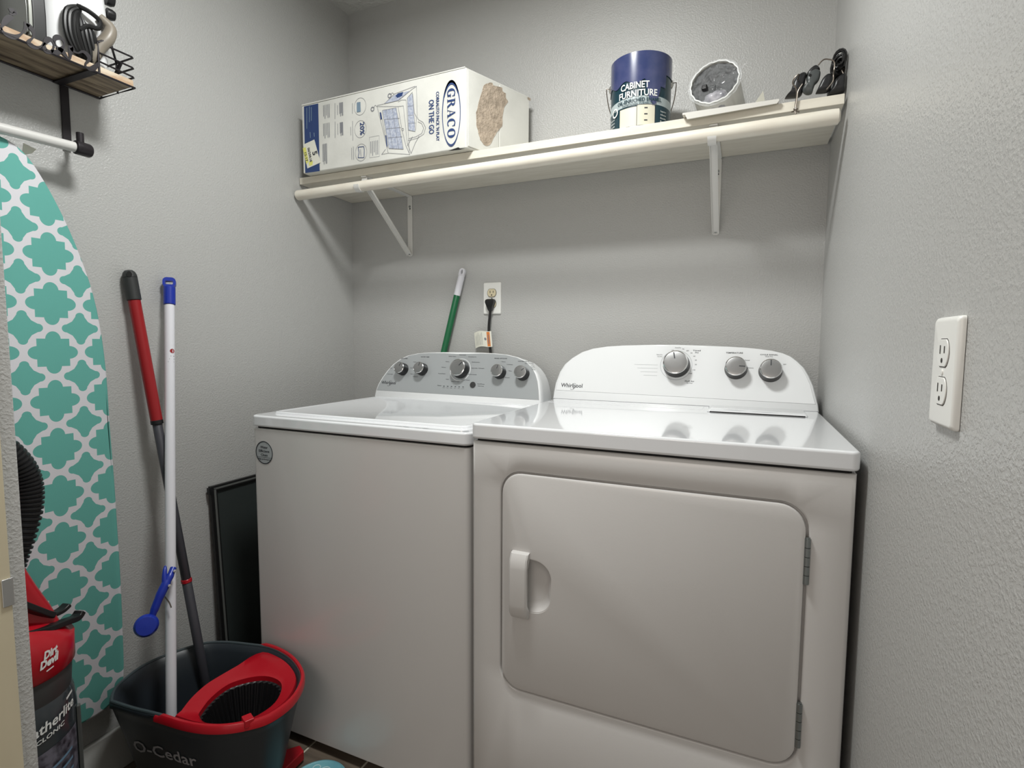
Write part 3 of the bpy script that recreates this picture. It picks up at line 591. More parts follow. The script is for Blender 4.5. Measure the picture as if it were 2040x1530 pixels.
for pl in [[(.0529,1.8051),(.0665,1.8077),(.0782,1.7576),(.0675,1.7501)],[(.0782,1.7554),(.0975,1.7574),(.0956,1.7444),(.0807,1.7418)]]: poly(bm, [FX(x, z, .0016) for x, z in pl])
obj('highlight', bm, m_yellow, stk)
TS = lambda x, z: (lambda u, v: FX(x + v * .97 + u * .2, z - u * .97 + v * .2, .0018))
bm = B(); text(bm, '5', TS(.0975, 1.7800), .020, bold=.03); text(bm, '06/29R18', TS(.0795, 1.7785), .0095, width=.050, bold=.03); text(bm, '12-17', TS(.0635, 1.7735), .0085, width=.032, bold=.03)
obj('lettering', bm, m_ink, stk)

# ================================================================ paint can
CX, CY, CR = 1.190, -.185, .0825; CZ = ZS + .001
can = thing('paint_can', 'dark teal paint can with blue top and a wire handle, middle of the shelf', 'can', (CX, CY, CZ))
bm = B(); lathe(bm, [(CR - .002, 0), (CR, .002), (CR, .006), (CR - .0012, .008), (CR - .0012, .186), (CR, .188), (CR + .001, .192), (CR, .195), (CR - .003, .194), (CR - .006, .188), (.0001, .187)], (CX, CY, CZ), n=56); obj('can_body', bm, m_tin, can, smooth=True)
TH0 = math.atan2(-1.57, .30)
def cyf(r): return lambda th, z: Vector((CX + r * math.cos(TH0 + th), CY + r * math.sin(TH0 + th), CZ + z))
def patch(bm, r, t0, t1, zl, zh, n=24):
    f = cyf(r)
    fl_ = zl if callable(zl) else (lambda t: zl); fh = zh if callable(zh) else (lambda t: zh)
    for i in range(n):
        a, b = t0 + (t1 - t0) * i / n, t0 + (t1 - t0) * (i + 1) / n
        poly(bm, [f(a, fl_(a)), f(b, fl_(b)), f(b, fh(b)), f(a, fh(a))])
D = math.radians
bm = B(); patch(bm, CR, D(-150), D(100), .008, .188, 80); obj('label', bm, m_canteal, can, smooth=True, recalc=False)
def drip(t):
    d = math.degrees(t); z = .118 + .006 * math.sin(t * 9)
    if 8 < d < 40: z = .118 - .062 * math.sin((d - 8) / 32 * math.pi) ** .8 + .004 * math.sin(d * 1.7)
    if 40 <= d < 52: z = .105
    if 52 <= d < 100: z = .130
    return z
bm = B(); patch(bm, CR + .0016, D(-150), D(52), drip, .1952, 120); patch(bm, CR + .0016, D(52), D(130), lambda t: .140, .1952, 20); obj('blue_paint_coat', bm, m_canblue, can, smooth=True, recalc=False, label='glossy blue paint coat')
bm = B(); patch(bm, CR + .0004, D(-120), D(90), lambda t: .054 + .004 * math.cos(t), lambda t: .076 + .004 * math.cos(t), 50); obj('grey_band', bm, m_cangrey, can, smooth=True, recalc=False)
bm = B(); patch(bm, CR + .0005, D(-42), D(-7), .004, .053, 10); patch(bm, CR + .0005, D(-6), D(27), .004, .057, 10); pc = obj('cabinet_picture', bm, m_canwhite, can, recalc=False)
bm = B()
f = cyf(CR + .0012)
for z in (.016, .032, .048): patch(bm, CR + .0009, D(7), D(13), z - .0015, z + .0015, 3)
for a, z0_, z1_ in ((-42, .004, .054), (-7, .004, .056), (27, .004, .057)): patch(bm, CR + .0008, D(a), D(a + .9), z0_, z1_, 1)
patch(bm, CR + .0008, D(-42), D(27), lambda t: .0535 + .003 * (t > D(-7)), lambda t: .0545 + .003 * (t > D(-7)), 20)
obj('drawer_lines', bm, m_ink, pc, recalc=False)
def cyt(r, th, z, slope=0): return lambda u, v: Vector((CX + r * math.cos(TH0 + D(th) + u / r), CY + r * math.sin(TH0 + D(th) + u / r), CZ + z + v + slope * u))
bm = B(); R_ = CR + .0022
text(bm, 'CABINET', cyt(R_, -12, .1005), .0165, width=.080, bold=.02); text(bm, 'FURNITURE', cyt(R_, -6, .0795), .0165, width=.108, bold=.02)
for k, s in enumerate(('Superior', 'Adhesion', 'Durable', 'Finish')): text(bm, s, cyt(R_, -62, .034 - .009 * k), .0045, width=.022); text(bm, s, cyt(R_, 46, .040 - .009 * k), .0045, width=.022)
ring(bm, (0, 0), .0085, .0125, cyt(R_, -54, .052), 20)
obj('lettering', bm, m_print_w, can)
bm = B(); text(bm, 'OIL-ENRICHED ENAMEL', cyt(R_, -3, .0655), .009, width=.128, bold=.02); text(bm, 'EXCEPTIONAL DURABILITY', cyt(R_, -6, .0585), .0045, width=.085, bold=.01); obj('lettering', bm, m_canteal, can)
for s in (-1, 1):
    d = Vector((math.cos(TH0 + s * D(90)), math.sin(TH0 + s * D(90)), 0)); bm = B(); lathe(bm, [(.012, 0), (.012, .003), (.009, .006), (.004, .008), (.0001, .008)], Vector((CX, CY, CZ + .138)) + d * (CR - .002), d, 20); obj('ear', bm, m_tin, can, smooth=True)
dR = Vector((math.cos(TH0 + D(90)), math.sin(TH0 + D(90)), 0)); dF = Vector((math.cos(TH0), math.sin(TH0), 0)); o = Vector((CX, CY, CZ + .138))
pts = []
for k in range(25):
    a = math.pi * k / 24; rr = CR + .013 + .002 * math.sin(a * 2)
    pts.append(o + dR * (rr * math.cos(a)) - dF * (.095 * math.sin(a) * .95) + Vector((0, 0, -.115 * math.sin(a))))
pts = [o + dR * (CR + .002)] + [o + dR * (CR + .013) + Vector((0, 0, .004))] + pts[1:-1] + [o - dR * (CR + .013) + Vector((0, 0, .004)), o - dR * (CR + .002)]
bm = B(); tube(bm, smooth_path(pts, 2), .0014, 8); obj('wire_handle', bm, m_wire, can, smooth=True)

# ================================================================ duct roll in clear film
tb = thing('wrapped_duct_roll', 'short duct tube wrapped in clear film, right of the paint can', 'duct', (1.40, -.15, ZS))
a0 = Vector((1.3870, -.205, 1.8265)); ad = Vector((.13, .95, -.26)).normalized(); LT = .150; RT = .0605
bm = B(); lathe(bm, [(RT, 0), (RT, LT), (RT - .002, LT), (RT - .002, 0)], a0, ad, 48, cap=False); bmesh.ops.remove_doubles(bm, verts=bm.verts, dist=1e-6)
obj('duct_tube', bm, m_ductw, tb, smooth=True)
bm = B(); lathe(bm, [(RT - .003, .002), (RT - .003, LT - .002), (.0001, LT - .003)], a0, ad, 48, cap=False); obj('duct_lining', bm, m_duct, tb, smooth=True)
bm = B(); bmesh.ops.create_icosphere(bm, subdivisions=4, radius=1)
import mathutils.noise as mn
ux, uy = frame_of(ad); up = Vector((0, 0, 1)); up = (up - ad * up.dot(ad)).normalized(); rt = ad.cross(up)
cc = a0 + ad * .03 - up * .036 + rt * .004
for v in bm.verts:
    n = v.co.copy(); k = 1 + .18 * mn.noise(n * 2.2) + .06 * mn.noise(n * 7)
    v.co = cc + rt * n.x * .037 * k + ad * n.y * .03 * k + up * n.z * .025 * k
obj('bagged_parts', bm, m_bagw, tb, smooth=True)
bm = B(); q = a0 + ad * .003 - up * .004 - rt * .026
loft(bm, [[q + rt * a * .010 * s + up * (b * .010 * s) + ad * d_ for a, b in ((-1, -1), (1, -1), (1, 1), (-1, 1))] for d_, s in ((-.003, .6), (0, .7), (.02, .7))]); obj('black_fitting', bm, m_black, tb, bevel=.002)
bm = B(); rings = []; 
prof = [(.055, .004), (.067, -.002), (RT + .001, -.0045), (RT + .004, .0), (RT + .004, .05), (RT + .0035, .11), (RT + .004, LT), (RT - .01, LT + .004)]
prof = [(.001, .012), (.02, .010), (.042, .006)] + prof
for r, h in prof:
    rings.append([]); 
    for k in range(64):
        a = 2 * math.pi * k / 64; w = .0022 * mn.noise(Vector((math.cos(a) * 3, math.sin(a) * 3, h * 30 + r * 30)))
        if r > RT: w = abs(w)
        rings[-1].append(a0 + ad * (h + w * 1.5) + (rt * math.cos(a) + up * math.sin(a)) * (r + w))
loft(bm, rings, cap0=False, cap1=False); obj('clear_film_wrap', bm, m_clear, tb, smooth=True, label='clear crinkled plastic film')
bm = B(); pts = [a0 + ad * (-.004 + .001 * math.sin(k * .9)) + (rt * math.cos(2 * math.pi * k / 60) + up * math.sin(2 * math.pi * k / 60)) * (RT + .001 * math.sin(k * 1.9)) for k in range(60)]
tube(bm, pts, .0019, 6, closed=True); obj('film_edge', bm, m_print_w, tb, smooth=True, label='white gathered film edge')
for s in range(2):
    bm = B(); q = a0 + rt * (.060 + .006 * s) + up * (.045 - .02 * s); tube(bm, smooth_path([q, q + rt * .006 + up * .006 - ad * .004, q + rt * .013 + up * .007, q + rt * .015 - up * .002 + ad * .012], 3), [.0022 - .00015 * k for k in range(10)], 5); obj('film_tail', bm, m_clear, tb, smooth=True)

# ================================================================ flat board and folded card
bm = B(); loft(bm, [[(1.318, -.296, 1.7208), (1.540, -.290, 1.7208), (1.530, -.10, 1.7200), (1.33, -.10, 1.7200)], [(1.318, -.296, 1.7258), (1.540, -.290, 1.7255), (1.530, -.10, 1.7235), (1.33, -.10, 1.7235)]])
loft(bm, [[(1.330, -.2965, 1.7085), (1.332, -.2925, 1.7085), (1.536, -.2865, 1.7155), (1.536, -.2905, 1.7155)], [(1.324, -.2965, 1.7215), (1.326, -.2925, 1.7215), (1.540, -.2865, 1.7215), (1.540, -.2905, 1.7215)]])
tag(obj('cardboard_sheet', bm, m_ductw, None, loc=(1.43, -.2, 1.7208)), 'thin off-white sheet lying over the shelf edge under the duct roll', 'cardboard')
bm = B(); loft(bm, [[(1.462, -.195, 1.7245), (1.520, -.165, 1.7245), (1.5055, -.18, 1.795)], [(1.462, -.1975, 1.7245), (1.520, -.1675, 1.7245), (1.5055, -.1825, 1.795)]])
tag(obj('folded_card', bm, m_paper, None, loc=(1.49, -.18, 1.7245)), 'small cream triangle of folded card standing right of the duct roll', 'card')

# ================================================================ shoe trees
def slabshape(bm, pts, y0, th, lean=0.0, n=3):
    """cushioned solid: outline (x, z) swelling to thickness th"""
    cx = sum(p[0] for p in pts) / len(pts); cz = sum(p[1] for p in pts) / len(pts)
    P = smooth_path([(p[0], 0, p[1]) for p in pts + pts[:1]], 4)[:-1]; rings = []
    for k in range(2 * n + 1):
        a = math.pi * (k / (2 * n)) ; s = max(math.sin(a), .05) ** .3; d = -math.cos(a) * th / 2
        rings.append([(cx + (p.x - cx) * s, y0 + d + lean * (p.z - cz), cz + (p.z - cz) * s) for p in P])
    loft(bm, rings)
SHO = {'a': [(1.5543,1.7433),(1.5648,1.7548),(1.5702,1.7723),(1.5723,1.7798),(1.5803,1.7915),(1.5921,1.7971),(1.5995,1.7931),(1.5987,1.7828),(1.596,1.7637),(1.5919,1.7474),(1.5825,1.7412)],'b': [(1.6173,1.7956),(1.6257,1.7915),(1.6284,1.7833),(1.6255,1.7684),(1.6177,1.7595),(1.6146,1.7497),(1.6115,1.7399),(1.6009,1.7391),(1.5922,1.7472),(1.5929,1.7588),(1.5997,1.7653),(1.5992,1.7784),(1.6046,1.7903)],'b2': [(1.5998,1.7952),(1.6089,1.8066),(1.6194,1.811),(1.6267,1.8044),(1.627,1.7979),(1.6116,1.7982),(1.6005,1.7794)],'c': [(1.6198,1.7398),(1.6261,1.7554),(1.6325,1.7697),(1.6414,1.7783),(1.6494,1.778),(1.6556,1.768),(1.6539,1.7555),(1.6455,1.7391)],'d': [(1.6456,1.7321),(1.654,1.747),(1.6589,1.7624),(1.6664,1.771),(1.6762,1.7766),(1.6852,1.7737),(1.6891,1.763),(1.6887,1.7482),(1.6801,1.7423),(1.6782,1.7339)],'e': [(1.6526,1.8113),(1.6555,1.8234),(1.6666,1.8314),(1.676,1.8257),(1.6856,1.8136),(1.6897,1.8002),(1.6892,1.7864),(1.6755,1.789),(1.6646,1.7758),(1.6528,1.7831),(1.6579,1.7975)],'w1': [(1.6218,1.7999),(1.6284,1.8076),(1.6352,1.8107),(1.6446,1.8082),(1.6517,1.8043),(1.6555,1.796),(1.655,1.7808),(1.6533,1.7684),(1.6529,1.7532),(1.6409,1.7374)],'w2': [(1.5798,1.7756),(1.5707,1.7684),(1.5681,1.7587),(1.5738,1.75),(1.5772,1.7392),(1.5773,1.7225),(1.5757,1.7061),(1.5755,1.6972)],'w3': [(1.5888,1.7532),(1.5806,1.7394),(1.5788,1.7243),(1.5772,1.7079)]}
def clampz(l): return [(x, max(z, ZS + .0035)) for x, z in l]
names = [('a', -.24, .030, 'black plastic shoe tree with a wire loop, leftmost of the shoe trees on the shelf', m_shoe), ('b', -.252, .020, 'dark grey rubber shoe tree with narrow waist, second from the left on the shelf', m_shoeg), ('c', -.25, .028, 'black plastic shoe tree third from the left, behind the hanging wire arc', m_shoe), ('d', -.245, .03, 'large black plastic shoe tree lying against the right wall on the shelf', m_shoe)]
for k, y, th, lab, mt in names:
    P = clampz(SHO[k]); t = thing('shoe_tree', lab, 'shoe tree', (sum(p[0] for p in P) / len(P), y, ZS + .001), 'shoe trees on the shelf')
    P = [(min(x, 1.680), z) for x, z in P]
    bm = B(); slabshape(bm, P, y, th); obj('toe_form', bm, mt, t, smooth=True, ang=80)
    if k == 'a':
        pts = [(x, -.283 - .004 * (i < 2), z) for i, (x, z) in enumerate(SHO['w2'])]
        bm = B(); tube(bm, smooth_path([(1.5798, -.258, 1.7756)] + [(x, y_, z) for x, y_, z in pts], 4), .0016, 8); obj('wire', bm, m_wire, t, smooth=True)
        bm = B(); tube(bm, smooth_path([(x, -.284, z) for x, z in SHO['w3']] + [(1.576, -.2845, 1.697)], 4), .0014, 8); obj('wire', bm, m_wire, t, smooth=True)
        bm = B()
        for dx, dz in ((-.007, -.003), (.009, -.006), (.002, -.009), (-.003, .004), (.006, .003)): tube(bm, [(1.5755, -.2845, 1.6945), (1.5755 + dx, -.287, 1.6945 + dz)], .0016, 6)
        obj('wire_twist', bm, m_wire, t)
    if k == 'b':
        bm = B(); slabshape(bm, SHO['b2'], -.235, .022); obj('heel_form', bm, m_shoe, t, smooth=True, ang=80)
        bm = B(); lathe(bm, [(.003, 0), (.003, .0012)], (1.6055, -.262, 1.780), (0, -1, 0), 12); obj('hole', bm, m_gap, t)
    if k == 'c':
        bm = B(); tube(bm, smooth_path([(x, -.262 - .008 * (i > 6), max(z, ZS + .003)) for i, (x, z) in enumerate(SHO['w1'])], 4), .0016, 8); obj('wire', bm, m_wire, t, smooth=True)
    if k == 'd':
        bm = B(); tube(bm, smooth_path([(1.676, -.255, 1.772), (1.672, -.25, 1.785), (1.679, -.24, 1.79), (1.678, -.23, 1.78)], 4), .0016, 8); obj('wire', bm, m_wire, t, smooth=True)
cb_ = thing('black_cord_bundle', 'tangled bundle of black cord heaped in the corner above the shoe trees', 'cord', (1.664, -.21, ZS + .001))
bm = B(); P = [(min(x, 1.677), z) for x, z in SHO['e']]; slabshape(bm, P, -.215, .05); obj('core', bm, m_cord, cb_, smooth=True, ang=80)
bm = B(); slabshape(bm, [(1.648, 1.724), (1.676, 1.724), (1.678, 1.80), (1.655, 1.80)], -.195, .04); obj('lower_coil', bm, m_cord, cb_, smooth=True, ang=80)
rr = random.Random(3)
for k in range(15):
    c0 = Vector((1.6660 + rr.uniform(-.003, .002), -.222 + rr.uniform(-.02, .01), 1.804 + rr.uniform(-.012, .008))); R0 = rr.uniform(.011, .018); t0 = rr.uniform(0, 6); tl = rr.uniform(-.8, .8)
    pts = []
    for i in range(16):
        a = t0 + i * .42; p = c0 + Vector((R0 * .72 * math.cos(a), -.012 + .012 * math.sin(a * .7 + tl), R0 * 1.15 * math.sin(a))); p.x = min(p.x, 1.6795); pts.append(p)
    bm = B(); tube(bm, pts, .0023, 7); obj('cord_loop', bm, m_cord, cb_, smooth=True)

# ================================================================ wall rack with scroll front, and its bar
RZ = 1.732; RY0, RY1 = -1.335, -.926; RX = .141
rk = thing('wall_rack', 'dark-stained wooden wall rack with black scrollwork front and wire basket end, top left', 'rack', (.001, -1.13, RZ))
bm = B(); box(bm, (.002, RY0, RZ + .003), (.068, RY1 + .001, RZ + .017)); obj('plank', bm, m_wood, rk, bevel=.001)
bm = B(); box(bm, (.0695, RY0, RZ + .003), (RX - .003, RY1 + .001, RZ + .017)); obj('plank', bm, m_wood, rk, bevel=.001)
bm = B(); box(bm, (RX - .0029, RY0, RZ + .004), (RX - .0009, RY1 + .001, RZ + .017)); obj('edge_strip', bm, m_woodtop, rk)
bm = B(); w = .0035
tube(bm, [(RX, RY0 - .002, RZ + .001), (RX, RY1 + .004, RZ + .001), (.003, RY1 + .004, RZ + .001), (.003, RY0 - .002, RZ + .001)], .0024, 6, closed=True); obj('frame', bm, m_iron_blk, rk, smooth=True)
for y in (-1.011, -1.270):
    bm = B(); box(bm, (.002, y - .009, RZ - .0025), (RX, y + .009, RZ + .0005)); obj('cross_bar', bm, m_iron_blk, rk, bevel=.0006)
    yy = y + .013 if y > -1.1 else y
    bm = B(); box(bm, (.0015, yy - .0085, 1.585), (.0055, yy + .0085, RZ - .001)); obj('wall_strap', bm, m_iron_blk, rk, bevel=.0006)
    bm = B(); cyl(bm, (.004, yy, 1.592), (.062, yy, 1.588), .0055, 12); obj('bar_arm', bm, m_iron_blk, rk, smooth=True)
    sgn = 1 if y > -1.1 else -1
    bm = B(); lathe(bm, [(.012, -.018), (.0152, -.016), (.0152, .012), (.013, .016), (.0001, .0165)], (.070, -1.001 if sgn > 0 else -1.262, 1.577), (0, sgn, 0), 20); cyl(bm, (.070, -1.006 if sgn > 0 else -1.257, 1.585), (.070, -1.006 if sgn > 0 else -1.257, 1.612), .0075, 14); obj('bar_socket', bm, m_iron_blk, rk, smooth=True, bevel=.001)
bm = B(); tube(bm, [(.070, -1.262, 1.560 + .006), (.070, -1.003, 1.577)], .0112, 20); obj('towel_bar', bm, m_tube, rk, smooth=True, label='white round bar under the rack')
def ribbon(bm, pts, w, x, th=.002, k=5):
    P = smooth_path([(0, y, z) for y, z in pts], k); rings = []
    for i, p in enumerate(P):
        d = (P[min(i + 1, len(P) - 1)] - P[max(i - 1, 0)]); d.normalize(); n = Vector((0, -d.z, d.y)) * w * (.65 + .35 * math.sin(i * .31)) / 2
        rings.append([Vector((x + th / 2, p.y + n.y, p.z + n.z)), Vector((x + th / 2, p.y - n.y, p.z - n.z)), Vector((x - th / 2, p.y - n.y, p.z - n.z)), Vector((x - th / 2, p.y + n.y, p.z + n.z))])
    loft(bm, rings)
for s in [[(-1.1557,1.7812),(-1.1492,1.7835),(-1.1466,1.781),(-1.1507,1.7756),(-1.1549,1.7772)],[(-1.1509,1.7723),(-1.1588,1.7642),(-1.1659,1.7515),(-1.1696,1.7407),(-1.1658,1.7337),(-1.1552,1.7326),(-1.1463,1.7371),(-1.1369,1.7483),(-1.1306,1.7621),(-1.1279,1.7714)],[(-1.1279,1.7714),(-1.1225,1.7662),(-1.1184,1.7591),(-1.1189,1.7495),(-1.1263,1.7378),(-1.1244,1.7322),(-1.1153,1.7312),(-1.1056,1.7386),(-1.0992,1.7485)],[(-1.0992,1.7485),(-1.0927,1.7585),(-1.0856,1.7579),(-1.0837,1.7479),(-1.0892,1.7357),(-1.0977,1.733),(-1.1009,1.7396),(-1.0992,1.7485)],[(-1.0892,1.7357),(-1.0781,1.7396),(-1.0688,1.7524),(-1.0645,1.7628),(-1.0678,1.7709),(-1.0752,1.7714),(-1.0816,1.764),(-1.0809,1.7547),(-1.0764,1.7487)],[(-1.0764,1.7487),(-1.0691,1.7467),(-1.062,1.7388),(-1.0558,1.7361),(-1.054,1.7468),(-1.052,1.7619),(-1.0484,1.7566),(-1.0394,1.7566),(-1.0298,1.764),(-1.0207,1.7612),(-1.0184,1.7536),(-1.0258,1.74),(-1.0234,1.7339),(-1.014,1.7353),(-1.0038,1.7472),(-1.0007,1.7545)]]:
    bm = B(); ribbon(bm, s, .0098, RX + .001); obj('scroll', bm, m_iron_blk, rk, smooth=True, ang=50)
bm = B(); ribbon(bm, [(-1.33, 1.75), (-1.30, 1.79), (-1.26, 1.74), (-1.22, 1.78), (-1.19, 1.738), (-1.17, 1.742)], .0098, RX + .001); obj('scroll', bm, m_iron_blk, rk, smooth=True, ang=50)
RE = RY1 + .004
for i, z in enumerate((1.802, 1.778, 1.757)):
    bm = B(); tube(bm, [(RX, -.998, z - .002 + .002 * i), (RX, RE - .004, z), (RX - .003, RE, z), (.006, RE, z)], .0021, 8); obj('basket_wire', bm, m_iron_blk, rk, smooth=True)
bm = B(); tube(bm, smooth_path([(.075, RE, 1.803), (.10, RE - .02, 1.812), (RX + .001, -.975, 1.8125), (RX + .001, -.998, 1.800)], 6), .0026, 8); obj('basket_wire', bm, m_iron_blk, rk, smooth=True)
for p in ((RX, -.998), (.075, RE), (.01, RE)):
    bm = B(); cyl(bm, (p[0], p[1], RZ), (p[0], p[1], 1.802), .0022, 8); obj('basket_post', bm, m_iron_blk, rk, smooth=True)
bm = B(); tube(bm, [(.035, RE, 1.757), (.035, RE, 1.79)], .002, 6); tube(bm, [(.05, RE + .001, 1.758), (.09, RE + .001, 1.80)], .0045, 6); obj('basket_tie', bm, m_iron_blk, rk)

# ---- steam iron standing on its heel
RT_ = RZ + .0175
ir = thing('steam_iron', 'white steam iron with grey soleplate and wrapped black cord, standing on the wall rack', 'iron', (.07, -1.05, RT_))
def ringz(x0, y0, x1, y1, z, r=.012, n=4): return [(x, y, z) for x, y in rrect(x0, y0, x1, y1, r, n)]
bm = B(); loft(bm, [ringz(.022, -1.086, .118, -.962, RT_ + .004, .02), ringz(.016, -1.089, .122, -.955, RT_ + .03, .03), ringz(.014, -1.088, .124, -.951, RT_ + .09, .03), ringz(.018, -1.082, .120, -.955, RT_ + .17, .03), ringz(.030, -1.075, .108, -.985, RT_ + .24, .025), ringz(.05, -1.07, .09, -1.02, RT_ + .29, .015)]); obj('housing', bm, m_ironw, ir, smooth=True, bevel=.003)
bm = B(); o = [(.010, RT_ + .002), (.128, RT_ + .002), (.130, RT_ + .06), (.126, RT_ + .15), (.108, RT_ + .23), (.07, RT_ + .30), (.032, RT_ + .23), (.014, RT_ + .15), (.010, RT_ + .06)]
prism(bm, o, lambda x, z: (x, -1.087, z), lambda x, z: (x, -1.112, z)); obj('skirt', bm, m_black, ir, bevel=.003)
o = [(.008, RT_ + .006), (.020, RT_), (.118, RT_), (.131, RT_ + .008), (.133, RT_ + .06), (.129, RT_ + .15), (.110, RT_ + .235), (.07, RT_ + .31), (.030, RT_ + .235), (.011, RT_ + .15), (.007, RT_ + .06)]
bm = B(); prism(bm, o, lambda x, z: (x, -1.1125, z), lambda x, z: (x, -1.119, z)); sp_ = obj('soleplate', bm, m_rim, ir, bevel=.0015)
bm = B(); prism(bm, inset(o, .006), lambda x, z: (x, -1.1188, z), lambda x, z: (x, -1.1215, z)); obj('soleplate_face', bm, m_soleplate, sp_, bevel=.001)
bm = B(); tube(bm, smooth_path([(.128, -.985, 1.862), (.136, -.968, 1.845), (.138, -.975, 1.820), (.132, -.990, 1.795), (.128, -1.000, 1.772), (.122, -1.005, 1.757)], 5), [.010 + .0035 * math.sin(math.pi * i / 25) for i in range(26)], 14); obj('cord_guard', bm, m_hose, ir, smooth=True)
for k in range(8):
    a = k / 7; pts = [(.126 + .002 * k % .004, -1.020 - .010 * a, 1.866 - .004 * k), (.134, -1.052 + .045 * a, 1.842 - .003 * k), (.136, -1.058 + .058 * a, 1.80), (.133, -1.045 + .05 * a, 1.768), (.126, -1.018 + .008 * a, 1.7535)]
    bm = B(); tube(bm, smooth_path(pts, 5), .0048, 8); obj('cord', bm, m_cord, ir, smooth=True)
bm = B(); tube(bm, smooth_path([(.13, -1.03, 1.862), (.139, -1.012, 1.858), (.141, -.992, 1.848), (.141, -.996, 1.83), (.139, -1.016, 1.825), (.136, -1.03, 1.81)], 5), .005, 8); obj('cord', bm, m_cord, ir, smooth=True)
for z, s in ((1.925, .014), (1.892, .012)):
    bm = B(); lathe(bm, [(s, 0), (s, .010), (s * .8, .016), (.0001, .017)], (.105, -.9555, z), (.2, 1, 0), 18); obj('dial', bm, m_black, ir, smooth=True)

# ================================================================ ironing board
ib = thing('ironing_board', 'upright ironing board with teal and white quatrefoil cover against the left wall', 'ironing board', (.03, -1.14, .2))
right = [(-1.1478,1.5587),(-1.1234,1.5517),(-1.0988,1.5284),(-1.074,1.4878),(-1.0486,1.434),(-1.0227,1.3662),(-.9963,1.2772),(-.9796,1.1832),(-.9702,1.0615),(-.9681,.9247),(-.9652,.7979),(-.9646,.6692),(-.964,.5385),(-.9658,.4068),(-.9699,.2747),(-.9872,.2383),(-1.0231,.2152),(-1.0846,.2162)]
cy_ = -1.1485; outl = [(y, z) for y, z in right]; outl[-1] = (-1.085, .2155)
outl = outl + [(2 * cy_ - y, z) for y, z in reversed(outl[1:-1])]; outl.append((cy_, 1.5605))
outl = [p for p in outl if True][:]
outl = [(cy_, 1.5605)] + [(y, z) for y, z in right[1:-1]] + [(-1.085, .2155)] + [(2 * cy_ + 1.085, .2155)] + [(2 * cy_ - y, z) for y, z in reversed(right[1:-1])]
P = smooth_path([(0, y, z) for y, z in outl[:19]], 3); P = [(p.y, p.z) for p in P]; Q = [(2 * cy_ - y, z) for y, z in reversed(P[1:])]
P = P + [q for q in Q if q[0] < cy_ - .001]
P = [(max(y, -1.345), z) for y, z in P]
bm = B(); loft(bm, [[(.030, y, z) for y, z in inset(P, .004)], [(.033, y, z) for y, z in P], [(.052, y, z) for y, z in P], [(.0575, y, z) for y, z in inset(P, .0025)], [(.0595, y, z) for y, z in inset(P, .008)]])
bmesh.ops.triangulate(bm, faces=[f for f in bm.faces if len(f.verts) > 4])
obj('padded_cover', bm, quatre_mat(-1.0795 - ORG['ironing_board'].y, 1.000 - ORG['ironing_board'].z, .1095), ib, smooth=True, ang=60)
bm = B(); tube(bm, [(.018, cy_ - .09, 1.30), (.018, cy_ - .09, .30)], .009, 12); obj('folded_leg', bm, m_brack, ib, smooth=True)
bm = B(); tube(bm, [(.018, cy_ + .06, 1.25), (.018, cy_ + .06, .24)], .009, 12); obj('folded_leg', bm, m_brack, ib, smooth=True)
bm = B(); tube(bm, smooth_path([(.0455, cy_ - .06, 1.525), (.046, cy_ - .06, 1.565), (.070, cy_ - .06, 1.585), (.088, cy_ - .06, 1.572), (.0865, cy_ - .06, 1.56)], 4), .0025, 8); obj('hanging_hook', bm, m_brack, ib, smooth=True)
bm = B(); loft(bm, [[(.040, -1.100, 1.562), (.040, -1.078, 1.556), (.040, -1.086, 1.545), (.040, -1.104, 1.535)], [(.042, -1.100, 1.562), (.042, -1.078, 1.556), (.042, -1.086, 1.545), (.042, -1.104, 1.535)]]); obj('cover_tag', bm, m_paper, ib)

# ================================================================ mop bucket
BK = [(.136,-1.048),(.100,-1.022),(.074,-.979),(.060,-.925),(.068,-.870),(.105,-.793),(.156,-.759),(.226,-.738),(.301,-.724),(.385,-.736),(.458,-.769),(.500,-.808),(.528,-.869),(.525,-.930),(.499,-.967),(.464,-.995),(.419,-1.015),(.367,-1.026),(.312,-1.031),(.270,-1.035),(.209,-1.043)]
bp_ = smooth_path([(x, y, 0) for x, y in BK + BK[:1]], 4)[:-1]; BP = [(p.x, p.y) for p in bp_]; NB = len(BP)
bcx, bcy = .298, -.890
def bring(s, z, d=0, sx=0):
    out = []
    for x, y in BP:
        l = math.hypot(x - bcx, y - bcy); k = s * (1 - d / l); out.append((bcx + sx + (x - bcx) * k, bcy + (y - bcy) * k, z))
    return out
bk = thing('mop_bucket', 'charcoal mop bucket with red wringer rim, on the floor before the washer', 'bucket', (bcx, bcy, 0))
RZB = .280
bm = B(); loft(bm, [bring(.62, .004), bring(.66, .0), bring(.68, .006), bring(.78, .09), bring(.885, .19), bring(.955, .245), bring(.975, .262), bring(1.0, .266), bring(1.0, RZB), bring(1.0, RZB + .003, .004), bring(1.0, RZB, .010), bring(.955, .262, .012), bring(.90, .20, .012), bring(.74, .03, .012), bring(.62, .022, .012)])
bmesh.ops.recalc_face_normals(bm, faces=bm.faces); tree = BVHTree.FromBMesh(bm)
bmesh.ops.triangulate(bm, faces=[f for f in bm.faces if len(f.verts) > 4]); obj('tub', bm, m_buck, bk, smooth=True, ang=50)
bm = B(); tube(bm, [(x, y, RZB + .0025) for x, y, z in bring(1.0, 0, .005)], .0038, 8, closed=True); obj('rim', bm, m_bucklip, bk, smooth=True)
HC = (.400, -.898)
